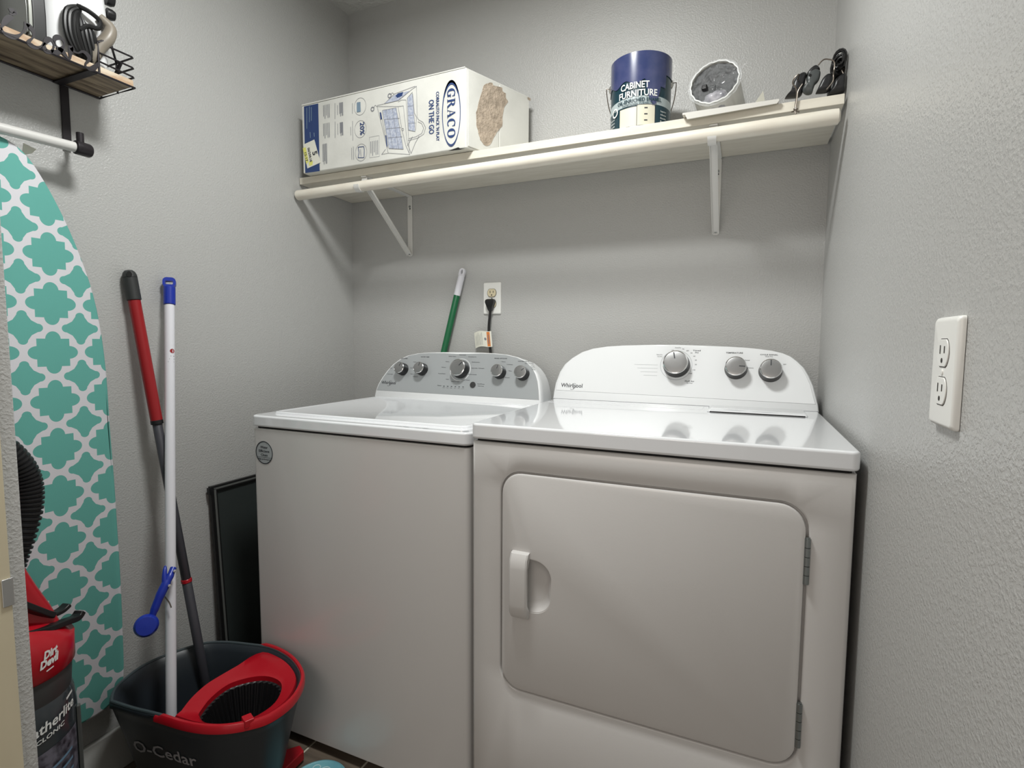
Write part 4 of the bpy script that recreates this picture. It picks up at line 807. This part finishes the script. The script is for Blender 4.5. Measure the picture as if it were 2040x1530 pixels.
def polar(poly_, c, n):
    out = []
    for k in range(n):
        a = 2 * math.pi * k / n; d = (math.cos(a), math.sin(a)); best = None
        for p, q in zip(poly_, poly_[1:] + poly_[:1]):
            ex, ey = q[0] - p[0], q[1] - p[1]; den = d[0] * ey - d[1] * ex
            if abs(den) < 1e-12: continue
            t = ((p[0] - c[0]) * ey - (p[1] - c[1]) * ex) / den; s = ((p[0] - c[0]) * d[1] - (p[1] - c[1]) * d[0]) / den
            if t > 0 and -1e-6 <= s <= 1 + 1e-6: best = t if best is None else max(best, t)
        out.append((c[0] + d[0] * best, c[1] + d[1] * best))
    return out
hole_ = [(.350,-.979),(.324,-.927),(.319,-.869),(.357,-.821),(.403,-.808),(.447,-.824),(.481,-.878),(.474,-.937),(.437,-.974),(.391,-.991)]
hp = smooth_path([(x, y, 0) for x, y in hole_ + hole_[:1]], 5)[:-1]; NH = 72; HP = polar([(p.x, p.y) for p in hp], HC, NH)
inner = [(x, y) for x, y, z in bring(1.0, 0, .017)]
div = [(.324,-1.011),(.303,-.975),(.290,-.945),(.280,-.905),(.281,-.862),(.284,-.815),(.281,-.780),(.286,-.748)]
rightp = [p for p in inner if p[0] > .305 or (p[0] > .286 and p[1] > -.80)]
rightp.sort(key=lambda p: math.atan2(p[1] - HC[1], p[0] - HC[0]))
dv = smooth_path([(x, y, 0) for x, y in div], 4); OUTP = polar([(p.x, p.y) for p in dv][::-1] + rightp, HC, NH)
mix = lambda a, b, t: (a[0] + (b[0] - a[0]) * t, a[1] + (b[1] - a[1]) * t)
bm = B(); z = RZB
loft(bm, [[(x, y, z - .022) for x, y in OUTP], [(x, y, z - .004) for x, y in OUTP], [(*mix(p, q, .06), z + .000) for p, q in zip(OUTP, HP)], [(*mix(p, q, .35), z - .004) for p, q in zip(OUTP, HP)], [(*mix(p, q, .75), z - .007) for p, q in zip(OUTP, HP)], [(*mix(p, q, 1.0), z - .011) for p, q in zip(OUTP, HP)], [(*mix(p, q, 1.0), z - .030) for p, q in zip(OUTP, HP)]], cap0=False, cap1=False)
obj('wringer_funnel', bm, m_red, bk, smooth=True, ang=60, label='red wringer funnel with an oval opening')
bm = B(); NR = NH * 2; HP2 = [mix(HP[k // 2], HP[(k // 2 + 1) % NH], .5 * (k % 2)) for k in range(NR)]
def bas(s, z, rib=0): return [(HC[0] + (x - HC[0]) * (s - (rib if (k // 2) % 2 else 0)), HC[1] + (y - HC[1]) * (s - (rib if (k // 2) % 2 else 0)), z) for k, (x, y) in enumerate(HP2)]
loft(bm, [bas(1.0, z - .024), bas(.975, z - .026, .05), bas(.86, z - .07, .06), bas(.72, z - .11, .06), bas(.66, z - .12), bas(.2, z - .123)], cap0=False); obj('wringer_basket', bm, m_black, bk, smooth=True, ang=30)
# red outer trim on the right part of the rim
k0 = min(range(NB), key=lambda k: math.hypot(BP[k][0] - .236, BP[k][1] + .737)); k1 = min(range(NB), key=lambda k: math.hypot(BP[k][0] - .276, BP[k][1] + 1.034))
ids = list(range(k0, k1 + 1)) if k0 < k1 else list(range(k0, NB)) + list(range(0, k1 + 1))
O = bring(1.0, 0, -.004); I = bring(1.0, 0, .008); bm = B(); rings = []
for i, k in enumerate(ids):
    e = min(i, len(ids) - 1 - i); hh = .009 if e > 1 else .003
    rings.append([(O[k][0], O[k][1], z - .010), (O[k][0], O[k][1], z + hh - .004), (mix(O[k], I[k], .25)[0], mix(O[k], I[k], .25)[1], z + hh), (mix(O[k], I[k], .75)[0], mix(O[k], I[k], .75)[1], z + hh), (I[k][0], I[k][1], z + hh - .005), (I[k][0], I[k][1], z + .0015), (mix(O[k], I[k], .5)[0], mix(O[k], I[k], .5)[1], z + .0035)])
loft(bm, rings); obj('rim_trim', bm, m_red, bk, smooth=True, ang=50, label='raised red rim trim')
bm = B(); loft(bm, [[(.492 + a * .013, -.962 + b * .014, zz) for a, b in ((-1.2, -.3), (.6, -1), (1.3, .3), (-.5, 1))] for zz in (z - .004, z + .014)]); obj('latch', bm, m_red, bk, bevel=.002)
bm = B(); loft(bm, [[(.352, -.80, zz), (.378, -.835, zz), (.437, -.815, zz), (.4345, -.745, zz), (.409, -.7345, zz)] for zz in (.006, .034)]); obj('foot_pedal', bm, m_red, bk, bevel=.004, label='red foot pedal')
bm = B(); box(bm, (.33, -.85, .010), (.37, -.79, .028)); obj('pedal_arm', bm, m_black, bk)
def onb(u, v):
    h = tree.ray_cast(Vector((u, -1.6, v)), Vector((0, 1, 0))); return h[0] + h[1] * .0012 if h[0] else Vector((u, -1.0, v))
bm = B(); text(bm, 'O-Cedar', lambda u, v: onb(.281 + u, .164 + .05 * u + v), .030, width=.195, bold=.015); bmesh.ops.subdivide_edges(bm, edges=[e for e in bm.edges if e.calc_length() > .02], cuts=2); obj('lettering', bm, m_logogrey, bk)

# ================================================================ mop, white pole, brush
def pole(t, p0, p1, segs, r):
    """segs: (name, f0, f1, radius, material, label)"""
    p0, p1 = Vector(p0), Vector(p1)
    for nm, f0, f1, rr_, mt, lb in segs:
        bm = B(); a = p0 + (p1 - p0) * f0; b = p0 + (p1 - p0) * f1; d = (b - a).normalized()
        tube(bm, [a, a + d * .001, b - d * .001, b], [rr_ * .93, rr_, rr_, rr_ * .93], 20); obj(nm, bm, mt, t, smooth=True, label=lb)
mp0 = Vector((.0165, -.8825, 1.315)); mp1 = Vector((.160, -.8065, .075))
mo = thing('mop', 'mop with red and dark grey telescopic handle leaning from the bucket to the left wall', 'mop', mp1)
LM = (mp1 - mp0).length
pole(mo, mp0, mp1, [('grip', .012, .059, .0165, m_grip, 'dark grey grip'), ('upper_pole', .059, .316, .0142, m_redmop, 'red upper tube'), ('collar', .313, .322, .0148, m_black, None), ('lower_pole', .322, .668, .0115, m_mopgrey, None), ('red_ring', .666, .674, .0132, m_red, 'red ring'), ('bottom_pole', .674, .985, .0118, m_mopgrey, None)], 0)
dM = (mp1 - mp0).normalized()
bm = B(); o = mp0 + dM * LM * .012; u, v = frame_of(dM); lathe(bm, [(.0165, .0), (.0160, .006), (.0138, .013), (.009, .018), (.0001, .020)], o, -dM, 24); g = obj('grip_cap', bm, m_grip, mo, smooth=True)
n_ = Vector((1, -.6, .0)); n_ = (n_ - dM * n_.dot(dM)).normalized(); s_ = dM.cross(n_).normalized()
bm = B(); prism(bm, [(.0058 * math.cos(a), .0075 * math.sin(a)) for a in [k * math.pi / 8 for k in range(16)]], lambda x, y: o - dM * (.006 + y) + s_ * x + n_ * .0135, lambda x, y: o - dM * (.006 + y) + s_ * x + n_ * .0172); obj('hang_hole', bm, m_gap, mo)
bm = B(); rg = random.Random(5)
for k in range(40):
    a = rg.uniform(0, 6.28); q = mp1 + Vector((.012, -.010, .01)); pts = [q, q + Vector((.008 + .012 * math.cos(a), -.008 + .012 * math.sin(a), -.012)), q + Vector((.014 + .022 * math.cos(a), -.016 + .022 * math.sin(a), -.048 + rg.uniform(0, .012)))]
    tube(bm, smooth_path(pts, 3), .003, 5)
mh = obj('mop_strings', bm, m_bucklip, mo, smooth=True); mh['kind'] = 'stuff'
wp0 = Vector((.0195, -.7785, 1.312)); wp1 = Vector((.2250, -.9690, .036))
wp = thing('broom_pole', 'white pole with blue end grip standing in the mop bucket and leaning on the wall', 'pole', wp1)
pole(wp, wp0, wp1, [('grip', .022, .060, .0145, m_blue, 'blue end grip'), ('pole', .060, 1.0, .0122, m_polew, None)], 0)
dP = (wp1 - wp0).normalized(); n_ = Vector((.75, -.66, .0)); n_ = (n_ - dP * n_.dot(dP)).normalized(); s_ = dP.cross(n_).normalized(); o = wp0
LP = (wp1 - wp0).length; q0 = o + dP * LP * .023
bm = B()
def H(x, y, h): return q0 - dP * y + s_ * x + n_ * h
prism(bm, rrect(-.0155, 0, .0155, .028, .010, 4), lambda x, y: H(x, y, -.007), lambda x, y: H(x, y, .007)); hl = obj('hanging_loop', bm, m_blue, wp, bevel=.001)
cb2 = B(); prism(cb2, rrect(-.009, .008, .009, .018, .002, 2), lambda x, y: H(x, y, -.03), lambda x, y: H(x, y, .03)); hl.modifiers.clear(); carve(hl, cb2)
def onpole(u, v):
    c0 = wp0 + dP * (LP * .165 - v); a = u / .0123; return c0 + (n_ * math.cos(a) + s_ * math.sin(a)) * .0126
bm = B(); disc(bm, (-.008, .006), .006, onpole, 14); obj('red_print', bm, m_redmop, wp)
bm = B()
for k in range(3): stroke(bm, [(-.013, -.008 - .008 * k), (-.004 + .003 * k, -.008 - .008 * k)], .0015, onpole)
obj('small_print', bm, m_ink, wp)
br = thing('hanging_brush', 'small blue plastic scrub brush clipped on the white pole', 'brush', (.15, -.93, .50))
fP = .60; c_ = wp0 + (wp1 - wp0) * fP
top = Vector((.150, -.887, .550)); 
bm = B(); pts = [Vector((.150, -.890, .551)), Vector((.158, -.904, .538)), Vector((.160, -.916, .524)), Vector((.160, -.932, .500)), Vector((.158, -.946, .470)), Vector((.156, -.955, .447))]
tube(bm, smooth_path(pts, 4), [.0075] * 4 + [.0085] * 4 + [.0105] * 5 + [.0095] * 4 + [.008] * 4, 14); obj('handle', bm, m_blue, br, smooth=True)
bm = B(); tube(bm, smooth_path([(.158, -.918, .528), (.152, -.914, .545), (.144, -.906, .562)], 4), [.007, .0068, .0065, .006, .0056, .005, .0045, .0035, .002], 12); obj('clip_jaw', bm, m_blue, br, smooth=True)
bm = B(); lathe(bm, [(.003, 0), (.0225, .0), (.026, .004), (.026, .011), (.021, .017), (.0001, .0185)], (.152, -.963, .4375), (.80, -.55, .25), 28); obj('brush_head', bm, m_blue, br, smooth=True)
for p in ((.1655, -.8965, .549), (.1745, -.917, .521), (.1655, -.953, .455)):
    bm = B(); lathe(bm, [(.0038, -.004), (.0036, .0012), (.0001, .0018)], p, (.8, -.55, .2), 12); obj('rivet', bm, m_chrome, br, smooth=True)
br.location += Vector((.024, -.016, .009))
bm = B(); tube(bm, smooth_path([(.150, -.918, .512), (.142, -.913, .49), (.150, -.905, .468), (.158, -.905, .455)], 4), .0016, 6); obj('wire_spring', bm, m_wire, br, smooth=True)

# ================================================================ vacuum cleaner
VC = Vector((.200, -1.247, 0)); VR = .094
vc = thing('vacuum_cleaner', 'red and smoky grey upright vacuum cleaner half hidden behind the door jamb', 'vacuum', VC)
def vlathe(bm, prof, n=40): lathe(bm, prof, VC, (0, 0, 1), n)
bm = B(); vlathe(bm, [(.085, .10), (VR, .12), (VR, .40), (VR - .003, .432), (VR - .010, .450)]); dc = obj('dust_cup', bm, m_vacdark, vc, smooth=True, label='smoky grey dust cup')
bm = B(); vlathe(bm, [(VR - .009, .425), (VR - .006, .445), (VR - .003, .492), (VR - .006, .50)]); obj('cup_collar', bm, m_vacgrey, vc, smooth=True)
bm = B(); vlathe(bm, [(VR - .004, .488), (VR + .002, .495), (VR + .003, .545), (VR - .004, .570), (.070, .590), (.040, .600), (.0001, .603)])
for v in bm.verts:
    if v.co.z > .56: v.co.z += (VC.y - v.co.y) * .30
obj('motor_head', bm, m_red, vc, smooth=True, ang=60, label='glossy red motor head')
bm = B(); loft(bm, [[(x, y, zz) for x, y in rrect(.155, -1.33, .245, yr, .02, 4)] for zz, yr in ((.57, -1.178), (.61, -1.192), (.66, -1.213), (.70, -1.228), (.74, -1.250), (.78, -1.275))]); obj('rear_spine', bm, m_red, vc, smooth=True, ang=60)
def fbar(pts, w, t_, nm):
    bm = B(); P = smooth_path(pts, 4); rings = []
    for i, p_ in enumerate(P):
        d = (P[min(i + 1, len(P) - 1)] - P[max(i - 1, 0)]).normalized(); s2 = d.cross(Vector((0, 0, 1))).normalized(); n2 = s2.cross(d)
        rings.append([p_ + s2 * a_ * w / 2 + n2 * b_ * t_ / 2 for a_, b_ in ((-1, -1), (1, -1), (1, 1), (-1, 1))])
    loft(bm, rings); return obj(nm, bm, m_black, vc, bevel=.003)
fbar([(.262, -1.262, .588), (.258, -1.215, .576), (.240, -1.175, .566), (.224, -1.148, .558), (.219, -1.136, .566)], .020, .012, 'cord_hook')
fbar([(.215, -1.190, .580), (.206, -1.165, .578), (.202, -1.150, .584)], .020, .009, 'cord_hook')
fbar([(.268, -1.275, .668), (.258, -1.240, .632), (.246, -1.212, .604), (.238, -1.196, .590)], .022, .012, 'release_lever')
bm = B(); P = smooth_path([(.19, -1.285, .955), (.197, -1.258, .950), (.2, -1.232, .925), (.2, -1.210, .885), (.2, -1.202, .845), (.2, -1.206, .800), (.2, -1.222, .745), (.2, -1.238, .700), (.2, -1.248, .64)], 26)
tube(bm, P, [.0245 if k % 5 < 3 else .0205 for k in range(len(P))], 22); obj('hose', bm, m_black, vc, smooth=True, ang=30, label='ribbed black hose')
def vcy(r, th, z, sl=0): return lambda u, v: Vector((VC.x + r * math.cos(D(th) + u / r), VC.y + r * math.sin(D(th) + u / r), z + v + sl * u))
bm = B(); text(bm, 'Dirt', vcy(VR + .0045, 12, .538, .15), .014, width=.025, bold=.05, shear=.15); text(bm, 'Devil', vcy(VR + .0045, 10, .522, .15), .014, width=.032, bold=.05, shear=.15); stroke(bm, [(-.006, -.004), (.007, -.001)], .0025, vcy(VR + .0045, 10, .516)); obj('logo', bm, m_print_w, vc)
bm = B(); text(bm, 'Featherlite', vcy(VR + .0012, 9, .396, .20), .019, width=.108, bold=.02, shear=.1); text(bm, 'CYCLONIC', vcy(VR + .0012, 3, .378, .20), .008, width=.070, bold=.02, shear=.1); stroke(bm, [(.034, .027), (.052, .030)], .005, vcy(VR + .0012, 9, .396, .20)); obj('lettering', bm, m_print_w, dc)
bm = B(); f = vcy(VR + .0008, 18, .27, .12)
for i in range(12):
    a, b = -.048 + .0078 * i, -.048 + .0078 * (i + 1); poly(bm, [f(a, -.09), f(b, -.09), f(b, .088), f(a, .088)])
obj('label_panel', bm, m_label, dc)
bm = B(); f = vcy(VR + .0016, 22, .285, .25)
for k in range(7): stroke(bm, [(-.035 + .0068 * i, .035 - .020 * k) for i in range(9)], .0055, f)
obj('label_stripes', bm, m_labelb, dc)
bm = B(); f = vcy(VR + .001, 54, .29)
loft(bm, [[f(-.006, zz), f(.006, zz), f(.005, zz) + Vector((.004, .003, 0)), f(-.005, zz) + Vector((.004, .003, 0))] for zz in (-.14, .10)]); obj('side_latch', bm, m_screeng, vc)
bm = B(); loft(bm, [[(x, y, .012) for x, y in rrect(.085, -1.345, .315, -1.150, .03, 5)], [(x, y, .06) for x, y in rrect(.085, -1.345, .315, -1.150, .03, 5)], [(x, y, .105) for x, y in rrect(.12, -1.330, .28, -1.170, .03, 5)]]); obj('floor_head', bm, m_vacgrey, vc, smooth=True, bevel=.004)
for x in (.11, .29):
    bm = B(); cyl(bm, (x - .008, -1.20, .016), (x + .008, -1.20, .016), .016, 20); obj('wheel', bm, m_black, vc, smooth=True)

# ================================================================ window screen leaning behind the washer
ws = thing('window_screen', 'dark framed window screen leaning on the left wall beside the washer', 'screen', (.05, -.40, 0))
def WS(y, t, h=0): return Vector((.0065 + (.695 - t) * .055 + h, y, t))
def wbar(bm, ya, yb, ta, tb, h0, h1): loft(bm, [[WS(ya, ta, h0), WS(yb, ta, h0), WS(yb, tb, h0), WS(ya, tb, h0)], [WS(ya, ta, h1), WS(yb, ta, h1), WS(yb, tb, h1), WS(ya, tb, h1)]])
ya, yb = -.680, -.120
for a, b, c_, d_ in ((ya, ya + .022, .004, .695), (yb - .022, yb, .004, .695), (ya + .022, yb - .022, .677, .695), (ya + .022, yb - .022, .004, .026)):
    bm = B(); wbar(bm, a, b, c_, d_, .0, .011); obj('frame_bar', bm, m_screenf, ws, bevel=.001)
bm = B(); wbar(bm, ya + .010, ya + .0165, .016, .687, .0105, .0125); wbar(bm, ya + .010, yb - .010, .6835, .6885, .0105, .0125); obj('spline', bm, m_screeng, ws)
bm = B(); wbar(bm, ya + .02, yb - .02, .02, .68, .003, .0045); obj('mesh_panel', bm, m_mesh, ws)
bm = B(); wbar(bm, ya - .006, ya + .006, .672, .692, .002, .013); obj('corner_clip', bm, m_black, ws)

# ================================================================ outlets, cord, broom
def duplex(root, O_, ux_, uz_, un, zc, mt, slots=True):
    def f(a, b, h): return O_ + ux_ * a + uz_ * (b + zc) + un * h
    sh_ = []; bm = B(); prism(bm, [(.0182 * math.cos(t_), max(min(.0182 * math.sin(t_), .0150), -.0150)) for t_ in [k * math.pi / 12 for k in range(24)]], lambda x, y: f(x, y, .004), lambda x, y: f(x, y, .00712)); obj('receptacle_shade', bm, m_slot, root)  # dark outline puts the recess shade around each receptacle into colour
    for k in range(24):
        a = 2 * math.pi * k / 24; x, y = .0172 * math.cos(a), .0172 * math.sin(a); sh_.append((x, max(min(y, .0142), -.0142)))
    bm = B(); prism(bm, sh_, lambda x, y: f(x, y, .004), lambda x, y: f(x, y, .0082)); r = obj('receptacle', bm, mt, root, bevel=.0008)
    bm = B()
    for x, hh in ((-.0063, .0045), (.0063, .0036)): prism(bm, [(x - .0011, .0035 - hh), (x + .0011, .0035 - hh), (x + .0011, .0035 + hh), (x - .0011, .0035 + hh)], lambda a, b: f(a, b, .0078), lambda a, b: f(a, b, .0085))
    prism(bm, [(.0024 * math.cos(a), -.0078 + .0026 * math.sin(a)) for a in [k * math.pi / 6 for k in range(12)]], lambda a, b: f(a, b, .0078), lambda a, b: f(a, b, .0085)); obj('slots', bm, m_slot, r)
def plate(root, O_, ux_, uz_, un, w, h, th, holes=True):
    def ring_(d, hh): return [O_ + ux_ * a + uz_ * b + un * hh for a, b in inset(rrect(-w / 2, -h / 2, w / 2, h / 2, .004, 4), d)]
    bm = B(); loft(bm, [ring_(0, 0), ring_(0, th * .35), ring_(.0012, th * .75), ring_(.004, th), ring_(.006, th * 1.03)]); return obj('cover_plate', bm, m_plate, root, smooth=True, ang=60)
X, Y_, Z_ = Vector((1, 0, 0)), Vector((0, 1, 0)), Vector((0, 0, 1))
ob = thing('wall_outlet', 'white wall outlet with black plug on the back wall above the washer', 'outlet', (.6375, -.0005, 1.296)); O_ = Vector((.6375, -.0005, 1.296))
plate(ob, O_, X, Z_, -Y_, .070, .1145, .0055); duplex(ob, O_, X, Z_, -Y_, .0195, m_ivory); duplex(ob, O_, X, Z_, -Y_, -.0195, m_ivory)
bm = B(); lathe(bm, [(.0028, 0), (.0026, .001), (.0001, .0013)], O_ - Y_ * .0056, -Y_, 12); obj('screw', bm, m_steel, ob)
orr = thing('wall_outlet', 'white double outlet with no plug on the right wall', 'outlet', (W - .0005, -1.077, 1.111)); O_ = Vector((W - .0005, -1.077, 1.111))
plate(orr, O_, Y_, Z_, -X, .071, .115, .0068); duplex(orr, O_, Y_ * -1, Z_, -X, .0200, m_plate); duplex(orr, O_, Y_ * -1, Z_, -X, -.0195, m_plate)
bm = B(); lathe(bm, [(.0030, 0), (.0028, .0012), (.0001, .0016)], O_ - X * .0068, -X, 14); obj('screw', bm, m_plate, orr, smooth=True)
pc_ = thing('power_cord', 'black power cord with paper warning tag hanging from the back wall outlet', 'cord', (.632, -.02, 1.27))
bm = B(); loft(bm, [[(.6365 + a * w, -.0085 - d_, zz) for a, d_ in ((-1, 0), (1, 0), (1, dd), (-1, dd))] for zz, w, dd in ((1.293, .012, .012), (1.289, .0175, .018), (1.281, .0175, .020), (1.268, .0125, .019), (1.255, .0085, .016), (1.249, .006, .012))]); obj('plug', bm, m_cord, pc_, bevel=.002)
bm = B(); tube(bm, smooth_path([(.6355, -.0155, 1.254), (.6345, -.016, 1.235), (.632, -.018, 1.205), (.632, -.020, 1.175), (.636, -.024, 1.14), (.641, -.026, 1.11), (.644, -.028, 1.07), (.64, -.028, 1.0), (.635, -.028, .93)], 5), .0048, 10); obj('cable', bm, m_cord, pc_, smooth=True)
def TG(u, v, h=0):
    a = (u + .04) / .08; return Vector((.6150 + u * .92 + v * -.10, -.0355 - h - .006 * math.sin(a * math.pi * 1.0) + .010 * (1 - a), 1.1475 + v + .14 * u + .004 * math.sin(a * 5)))
bm = B(); n = 10
for i in range(n):
    a, b = -.040 + .08 * i / n, -.040 + .08 * (i + 1) / n; loft(bm, [[TG(a, -.028, -.0002), TG(b, -.028, -.0002), TG(b, .028, -.0002), TG(a, .028, -.0002)], [TG(a, -.028, .0004), TG(b, -.028, .0004), TG(b, .028, .0004), TG(a, .028, .0004)]])
bmesh.ops.remove_doubles(bm, verts=bm.verts, dist=1e-6); tg = obj('warning_tag', bm, m_paper, pc_, label='white paper tag with orange band')
bm = B(); stroke(bm, [(.027, -.026), (.027, .026)], .013, lambda u, v: TG(u, v, .0008)); obj('orange_band', bm, m_orange, tg)
bm = B(); text(bm, 'WARNING', lambda u, v: TG(.024 + v, -u, .0012), .006, width=.034, bold=.02); disc(bm, (.013, .000), .005, lambda u, v: TG(u, v, .0008), 12)
for k in range(6): stroke(bm, [(-.002 - .006 * k, -.022), (-.002 - .006 * k, .022 - .004 * (k % 3))], .0012, lambda u, v: TG(u, v, .0008))
obj('lettering', bm, m_greyink, tg)
gb = thing('green_broom', 'green pole with white end cap standing behind the washer', 'broom', (.165, -.035, 0))
g0 = Vector((.5225, -.0165, 1.398)); g1 = Vector((.167, -.035, .06)); LG = (g1 - g0).length
pole(gb, g0, g1, [('end_cap', .012, .066, .0125, m_polew, 'white end cap'), ('pole', .064, 1.0, .0118, m_green, None)], 0)
dG = (g1 - g0).normalized(); sG = dG.cross(Vector((0, -1, 0))).normalized()
bm = B(); ro = []
prism(bm, [(.0115 * math.cos(a), .0165 + .0115 * math.sin(a)) for a in [D(q) for q in range(0, 181, 15)]] + [(-.0115, 0), (.0115, 0)], lambda x, y: g0 + dG * (.018 - y) + sG * x + Vector((0, -.005, 0)), lambda x, y: g0 + dG * (.018 - y) + sG * x + Vector((0, .005, 0))); hc = obj('hanging_loop', bm, m_polew, gb)
cb3 = B(); prism(cb3, [(.0045 * math.cos(a), .0145 + .0085 * math.sin(a)) for a in [k * math.pi / 8 for k in range(16)]], lambda x, y: g0 + dG * (.018 - y) + sG * x + Vector((0, -.02, 0)), lambda x, y: g0 + dG * (.018 - y) + sG * x + Vector((0, .02, 0))); carve(hc, cb3)
bm = B(); loft(bm, [[(x, y, .0015) for x, y in rrect(.10, -.055, .235, -.016, .01, 4)], [(x, y, .07) for x, y in rrect(.125, -.050, .21, -.020, .01, 4)]]); obj('bristles', bm, m_green, gb)

# ================================================================ pale teal dish on the floor
td = thing('teal_lid', 'pale teal round plastic lid with raised rings on the floor before the washer', 'lid', (.536, -.806, 0))
TC = Vector((.536, -.806, 0))
bm = B(); lathe(bm, [(.068, .001), (.074, .004), (.076, .020), (.074, .026), (.069, .028), (.064, .0255), (.0001, .0255)], TC, (0, 0, 1), 56); obj('lid_body', bm, m_teal, td, smooth=True)
for dx, dy, r in ((-.034, .036, .0095), (-.006, .036, .014), (.028, .030, .009), (.02, -.01, .02), (-.03, -.01, .012)):
    bm = B(); tube(bm, [(TC.x + dx + r * math.cos(k * math.pi / 12), TC.y + dy + r * math.sin(k * math.pi / 12), .0262) for k in range(24)], .0013, 6, closed=True); obj('raised_ring', bm, m_tealr, td, smooth=True)
